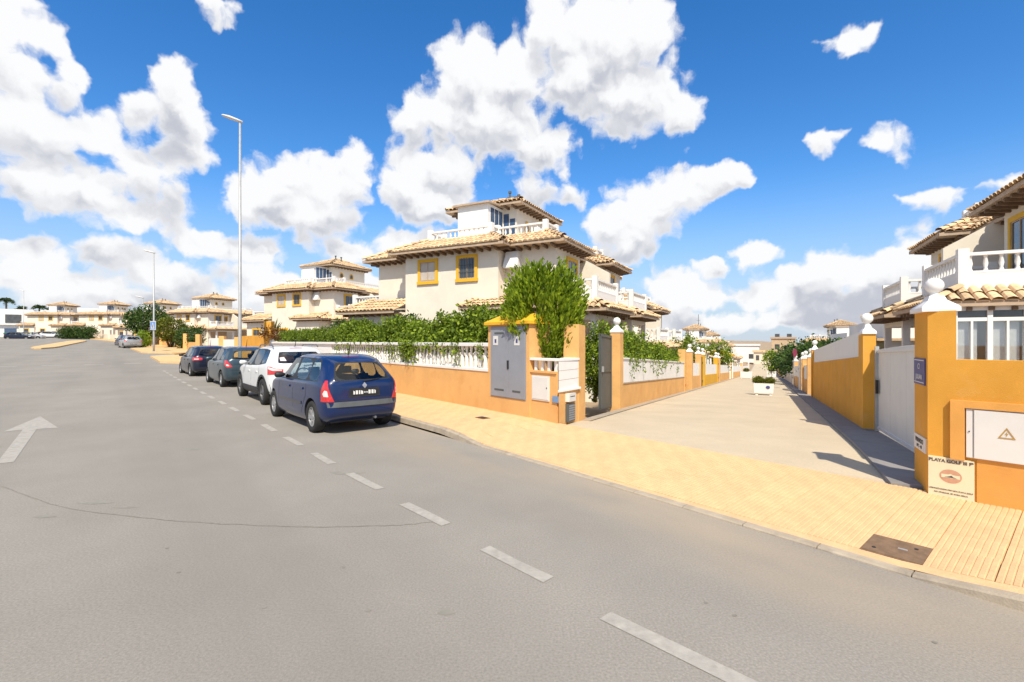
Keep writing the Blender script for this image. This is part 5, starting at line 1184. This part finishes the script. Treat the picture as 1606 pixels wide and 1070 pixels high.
    sw = MB().tube([(X(1.7)+.06*math.sin(a)*0, Wd*.44+.17*math.cos(a), Z(.92)+.17*math.sin(a)) for a in sp(0, 6.28, 17)], .015, 6).obj('steering_wheel', M_inter, car)
    # shut lines, handles
    side = [((0, 1), 1), ((0, -1), -1)]
    for sy in (1, -1):
        D = (0, -sy, 0); c = (0, 0, 0); f = lambda x: x*kx*(1 if sy < 0 else -1)      # the across axis runs forward or back depending on the side
        ex_ = Vector(D).cross(Vector((0, 0, 1))).x; f = lambda x: x*kx*ex_
        line('shut_line', [(f(1.04), Z(.22)), (f(1.04), Z(.90))], c, D); line('shut_line', [(f(2.02), Z(.24)), (f(2.03), Z(.55)), (f(1.98), Z(.86))], c, D); line('shut_line', [(f(.52), Z(.32)), (f(.40), Z(.50)), (f(.28), Z(.66)), (f(.29), Z(.92))], c, D)
        for x in (.42, 1.22): 
            patch('door_handle', [(f(x), Z(.755)), (f(x+.17), Z(.755)), (f(x+.17), Z(.795)), (f(x), Z(.795))], c, D, opts.get('handle', pm), .018, body, 2)
        st_m = opts.get('strip')
        if st_m: patch('side_strip', [(f(.50), Z(.47)), (f(1.98), Z(.47)), (f(1.98), Z(.53)), (f(.50), Z(.53))], c, D, st_m, .010, body, 5)
        if opts.get('clad'):
            patch('sill_cladding', [(f(.38), Z(.17)), (f(2.04), Z(.17)), (f(2.04), Z(.38)), (f(.38), Z(.38))], c, D, M_black, .008, None, 5)
        for xa in (0, L_wb):
            if opts.get('clad'):
                e_ = []; n_ = 14
                for k in range(n_+1): a = math.pi*k/n_; e_.append(((xa+(rw+.11)*math.cos(a))*ex_, rw+(rw+.11)*math.sin(a)))
                i_ = [((xa+(rw+.06)*math.cos(math.pi*k/n_))*ex_, rw+(rw+.06)*math.sin(math.pi*k/n_)) for k in range(n_+1)]
                for k in range(n_): patch('arch_cladding', [e_[k], e_[k+1], i_[k+1], i_[k]], (0, 0, 0), D, M_black, .008, None, 1)
        # mirror
        mr_ = MB(); V_ = []
        for (y_, w2, h2) in ((0, .02, .025), (.07, .045, .055), (.17, .05, .06), (.20, .02, .03)):
            for k in range(8): a = 2*math.pi*k/8; V_.append((X(1.72)+w2*math.cos(a), sy*(Wd*.93+y_), Z(.97)+h2*math.sin(a)))
        mr_.add(V_, [(i*8+k, i*8+(k+1) % 8, (i+1)*8+(k+1) % 8, (i+1)*8+k) for i in range(3) for k in range(8)]+[tuple(range(8)), tuple(range(24, 32))]).obj('door_mirror', opts.get('mirror', M_black), car, smooth=True)
        # head lamps
        Dq = Vector((-.75, -.66*sy, 0)); patch('headlight', [(-.16, -.06), (.16, -.05), (.18, .05), (-.14, .07)], (X(2.75), sy*Wd*.68, Z(.66)), Dq, M_headlamp, .006)
        # tail lamps wrap round the corner
        Dq = Vector((.80, -.60*sy, 0)); e_ = Dq.cross(Vector((0, 0, 1))); o_ = 1 if (e_.y*sy > 0) else -1      # o_: +a points to the outside
        cpt = (X(-.5), sy*Wd*.80, 0)
        def tl(name, pl, m, off, c2=cpt, par=None): return patch(name, [(a*o_, Z(b)) for a, b in pl], c2, Dq, m, off, par)
        if ROLE == 'tri':
            t_ = tl('tail_light', [(-.13, .60), (.125, .60), (.125, .80), (.05, .97), (.0, .97), (-.04, .82)], M_lampred, .008)
            if t_: tl('lamp_lens', [(-.035, .69), (.06, .69), (.085, .74), (.045, .80), (-.01, .79)], M_lampclear, .012, par=t_)
        elif ROLE == 'suv':
            t_ = tl('tail_light', [(-.24, .79), (-.05, .74), (.15, .73), (.16, .93), (.05, .93), (-.1, .88), (-.24, .86)], M_lampred, .008)
            if t_: tl('lamp_lens', [(-.22, .825), (-.02, .83), (.14, .87), (.14, .925), (-.1, .875), (-.22, .855)], M_lampclear, .012, par=t_)
        elif ROLE == 'blade':
            t_ = tl('tail_light', [(-.16, .73), (.0, .70), (.14, .80), (.15, .95), (.04, .96), (-.06, .86)], M_lampred, .008)
            if t_: tl('lamp_lens', [(-.08, .76), (.02, .76), (.06, .81), (-.02, .82)], M_lampclear, .012, par=t_)
        else:
            t_ = tl('tail_light', [(-.28, .78), (.12, .76), (.12, .90), (-.05, .92), (-.28, .88)], M_lampred, .008)
            if t_: tl('lamp_lens', [(-.16, .81), (.02, .81), (.02, .85), (-.16, .85)], M_lampclear, .012, par=t_)
    # rear details (across axis runs along -y when looking forward)
    D = (1, 0, 0); c = (0, 0, 0)
    bp = opts.get('bumper')
    if bp: patch('bumper_strip', [(-Wd*.86, Z(.50)), (Wd*.86, Z(.50)), (Wd*.88, Z(.59)), (-Wd*.88, Z(.59))], c, D, bp, .02, None, 6)
    if opts.get('clad'): patch('lower_bumper', [(-Wd*.85, Z(.24)), (Wd*.85, Z(.24)), (Wd*.92, Z(.50)), (-Wd*.92, Z(.50))], c, D, M_black, .012, None, 6)
    line('shut_line', [(-Wd*.80, Z(.62)), (-Wd*.55, Z(.615)), (0, Z(.612)), (Wd*.55, Z(.615)), (Wd*.80, Z(.62))], c, D, .006)
    pz = opts.get('plate_z', .745)
    pr = patch('plate_recess', [(-.30, Z(pz)-.085), (.30, Z(pz)-.085), (.28, Z(pz)+.075), (-.28, Z(pz)+.075)], c, D, M_black, .004, None, 3)
    plm = opts.get('plate', M_black); patch('number_plate', [(-.25, Z(pz)-.05), (.25, Z(pz)-.05), (.25, Z(pz)+.05), (-.25, Z(pz)+.05)], c, D, plm, .010, None, 2)
    mk = M_ltgrey if plm is M_black else M_black; xq = -.215
    for k, wq in enumerate((.035, .05, .03, .05, .02, .02, .02, .05, .05, .03)):
        hq = .034 if k not in (4, 5, 6) else .014; patch('plate_mark', [(xq, Z(pz)-hq), (xq+wq*.8, Z(pz)-hq), (xq+wq*.8, Z(pz)+(hq if k % 3 else hq*.5)), (xq, Z(pz)+(hq if hq > .02 else 0))], c, D, mk, .0125, None, 0); xq += wq+.008
    patch('emblem', [(-.045, Z(.865)), (0, Z(.865)-.055), (.045, Z(.865)), (0, Z(.865)+.055)], c, D, M_alloy, .009, None, 1)
    patch('high_brake_light', [(-.16, Z(1.362)), (.16, Z(1.362)), (.16, Z(1.378)), (-.16, Z(1.378))], c, (1, 0, -.15), M_lampred, .01, None, 2)
    wi = [bvh.ray_cast(Vector((-3, y_, z_)), Vector((1, 0, 0)))[0] for y_, z_ in ((.02, Z(.945)), (-.12, Z(.955)), (-.30, Z(.975)))]
    if all(wi): MB().tube([w_-Vector((.022, 0, 0)) for w_ in wi], .009, 6).obj('rear_wiper', M_black, car)
    if opts.get('rails'):
        for sy in (1, -1): MB().tube([(X(x), sy*Wd*.66, Z(z)) for x, z in ((.0, 1.395), (.1, 1.445), (.7, 1.455), (1.2, 1.445), (1.32, 1.395))], .018, 6).obj('roof_rail', M_alloydk, car)
    if opts.get('aerial', True): MB().tube([(X(.1), 0, Z(1.40)), (X(-.05), 0, Z(1.40)+.28)], [.012, .004], 6).obj('aerial', M_black, car)
    if opts.get('sticker'): patch('window_sticker', [(-.62*Wd, Z(1.06)), (-.45*Wd, Z(1.06)), (-.47*Wd, Z(1.15)), (-.6*Wd, Z(1.14))], c, D, M_lampclear, .004, None, 1)
    ex = MB().tube([(X(-.54), -.35*Wd, .25+lift*.5), (X(-.2), -.35*Wd, .27+lift*.5)], .025, 8).obj('exhaust', M_steel, car)
    return car
G_ = 'cars parked along the kerb'
rzc = math.atan2(RD.y, RD.x)
def at_wheel(u, v, Wd, back=0):      # car origin from the ground point of its rear left wheel
    x, y = gpx(u, v); q = Vector((x, y))+RN*(Wd-.06)+RD*back; return (q.x, q.y, 0)
M_blue = paint('paint_blue', (.001, .015, .078), 0); M_whitep = paint('paint_white', (.70, .70, .69), 0); M_steelblue = paint('paint_steel_blue', (.045, .075, .095), .4); M_navy = paint('paint_navy', (.010, .014, .032))
car1 = build_car('dark blue hatchback, nearest of the parked cars', 2.47, .755, 1.42, .29, M_blue, G_, dict(lamps='tri', bumper=M_greyplastic, strip=M_navy, spokes=7, mirror=M_black), at_wheel(491, 678, .755), rzc+R(1.2))
car2 = build_car('white crossover with black wheel arch trim behind the blue hatchback', 2.60, .875, 1.53, .345, M_whitep, G_, dict(lamps='suv', clad=True, rails=True, lift=.05, kick=.06, rake=.14, rim=M_alloydk, spokes=5, dark_rear=True, plate=M_ltgrey, sticker=True, mirror=M_whitep, plate_z=.70), at_wheel(413, 635, .875), rzc+R(1))
car3 = build_car('steel blue hatchback between the white and the navy car', 2.54, .87, 1.47, .30, M_steelblue, G_, dict(lamps='blade', spokes=6, plate=M_ltgrey, plate_z=.5, bumper=None, mirror=M_steelblue, kick=.03), at_wheel(348, 607.5, .87), rzc+R(2))
car4 = build_car('dark navy hatchback at the far end of the parked row', 2.58, .86, 1.45, .31, M_navy, G_, dict(lamps='wide', spokes=5, plate=M_navy, dark_rear=True), at_wheel(299, 591.5, .86), rzc+R(3))
def far_car(src, label, x, y, z, rz, pm=None):
    c = tree_copy(src); c['label'] = label; c['group'] = 'distant cars'; c.location = (x, y, z); c.rotation_euler = (0, 0, rz)
    if pm:
        for ch in c.children:
            if ch.name.split('.')[0] == 'body': ch.data = ch.data.copy(); ch.data.materials[0] = pm
    return c
M_silver = paint('paint_silver', (.45, .45, .45), .5); M_red = paint('paint_red', (.20, .02, .02), .1)
def fpos(u, Y): return (u-803)/758*Y, Y
x, y = fpos(208, 55); far_car(car3, 'silver hatchback parked near the crossing lamp', x, y, .83, rzc+.15, M_silver)
x, y = fpos(200, 62); far_car(car3, 'blue car in front of the silver hatchback', x, y, .98, rzc+.15, M_blue)
x, y = fpos(17, 88); far_car(car4, 'dark car near the green container at the far left', x, y, 1.85, R(20))
x, y = fpos(37, 92); far_car(car3, 'silver car at the far left behind the dark car', x, y, 1.95, R(20), M_silver)
x, y = fpos(61, 104); far_car(car3, 'dark red car by the far wall at the left', x, y, 2.2, R(15), M_red)
x, y = fpos(72, 100); far_car(car2, 'white car by the far wall at the left', x, y, 2.15, R(8))
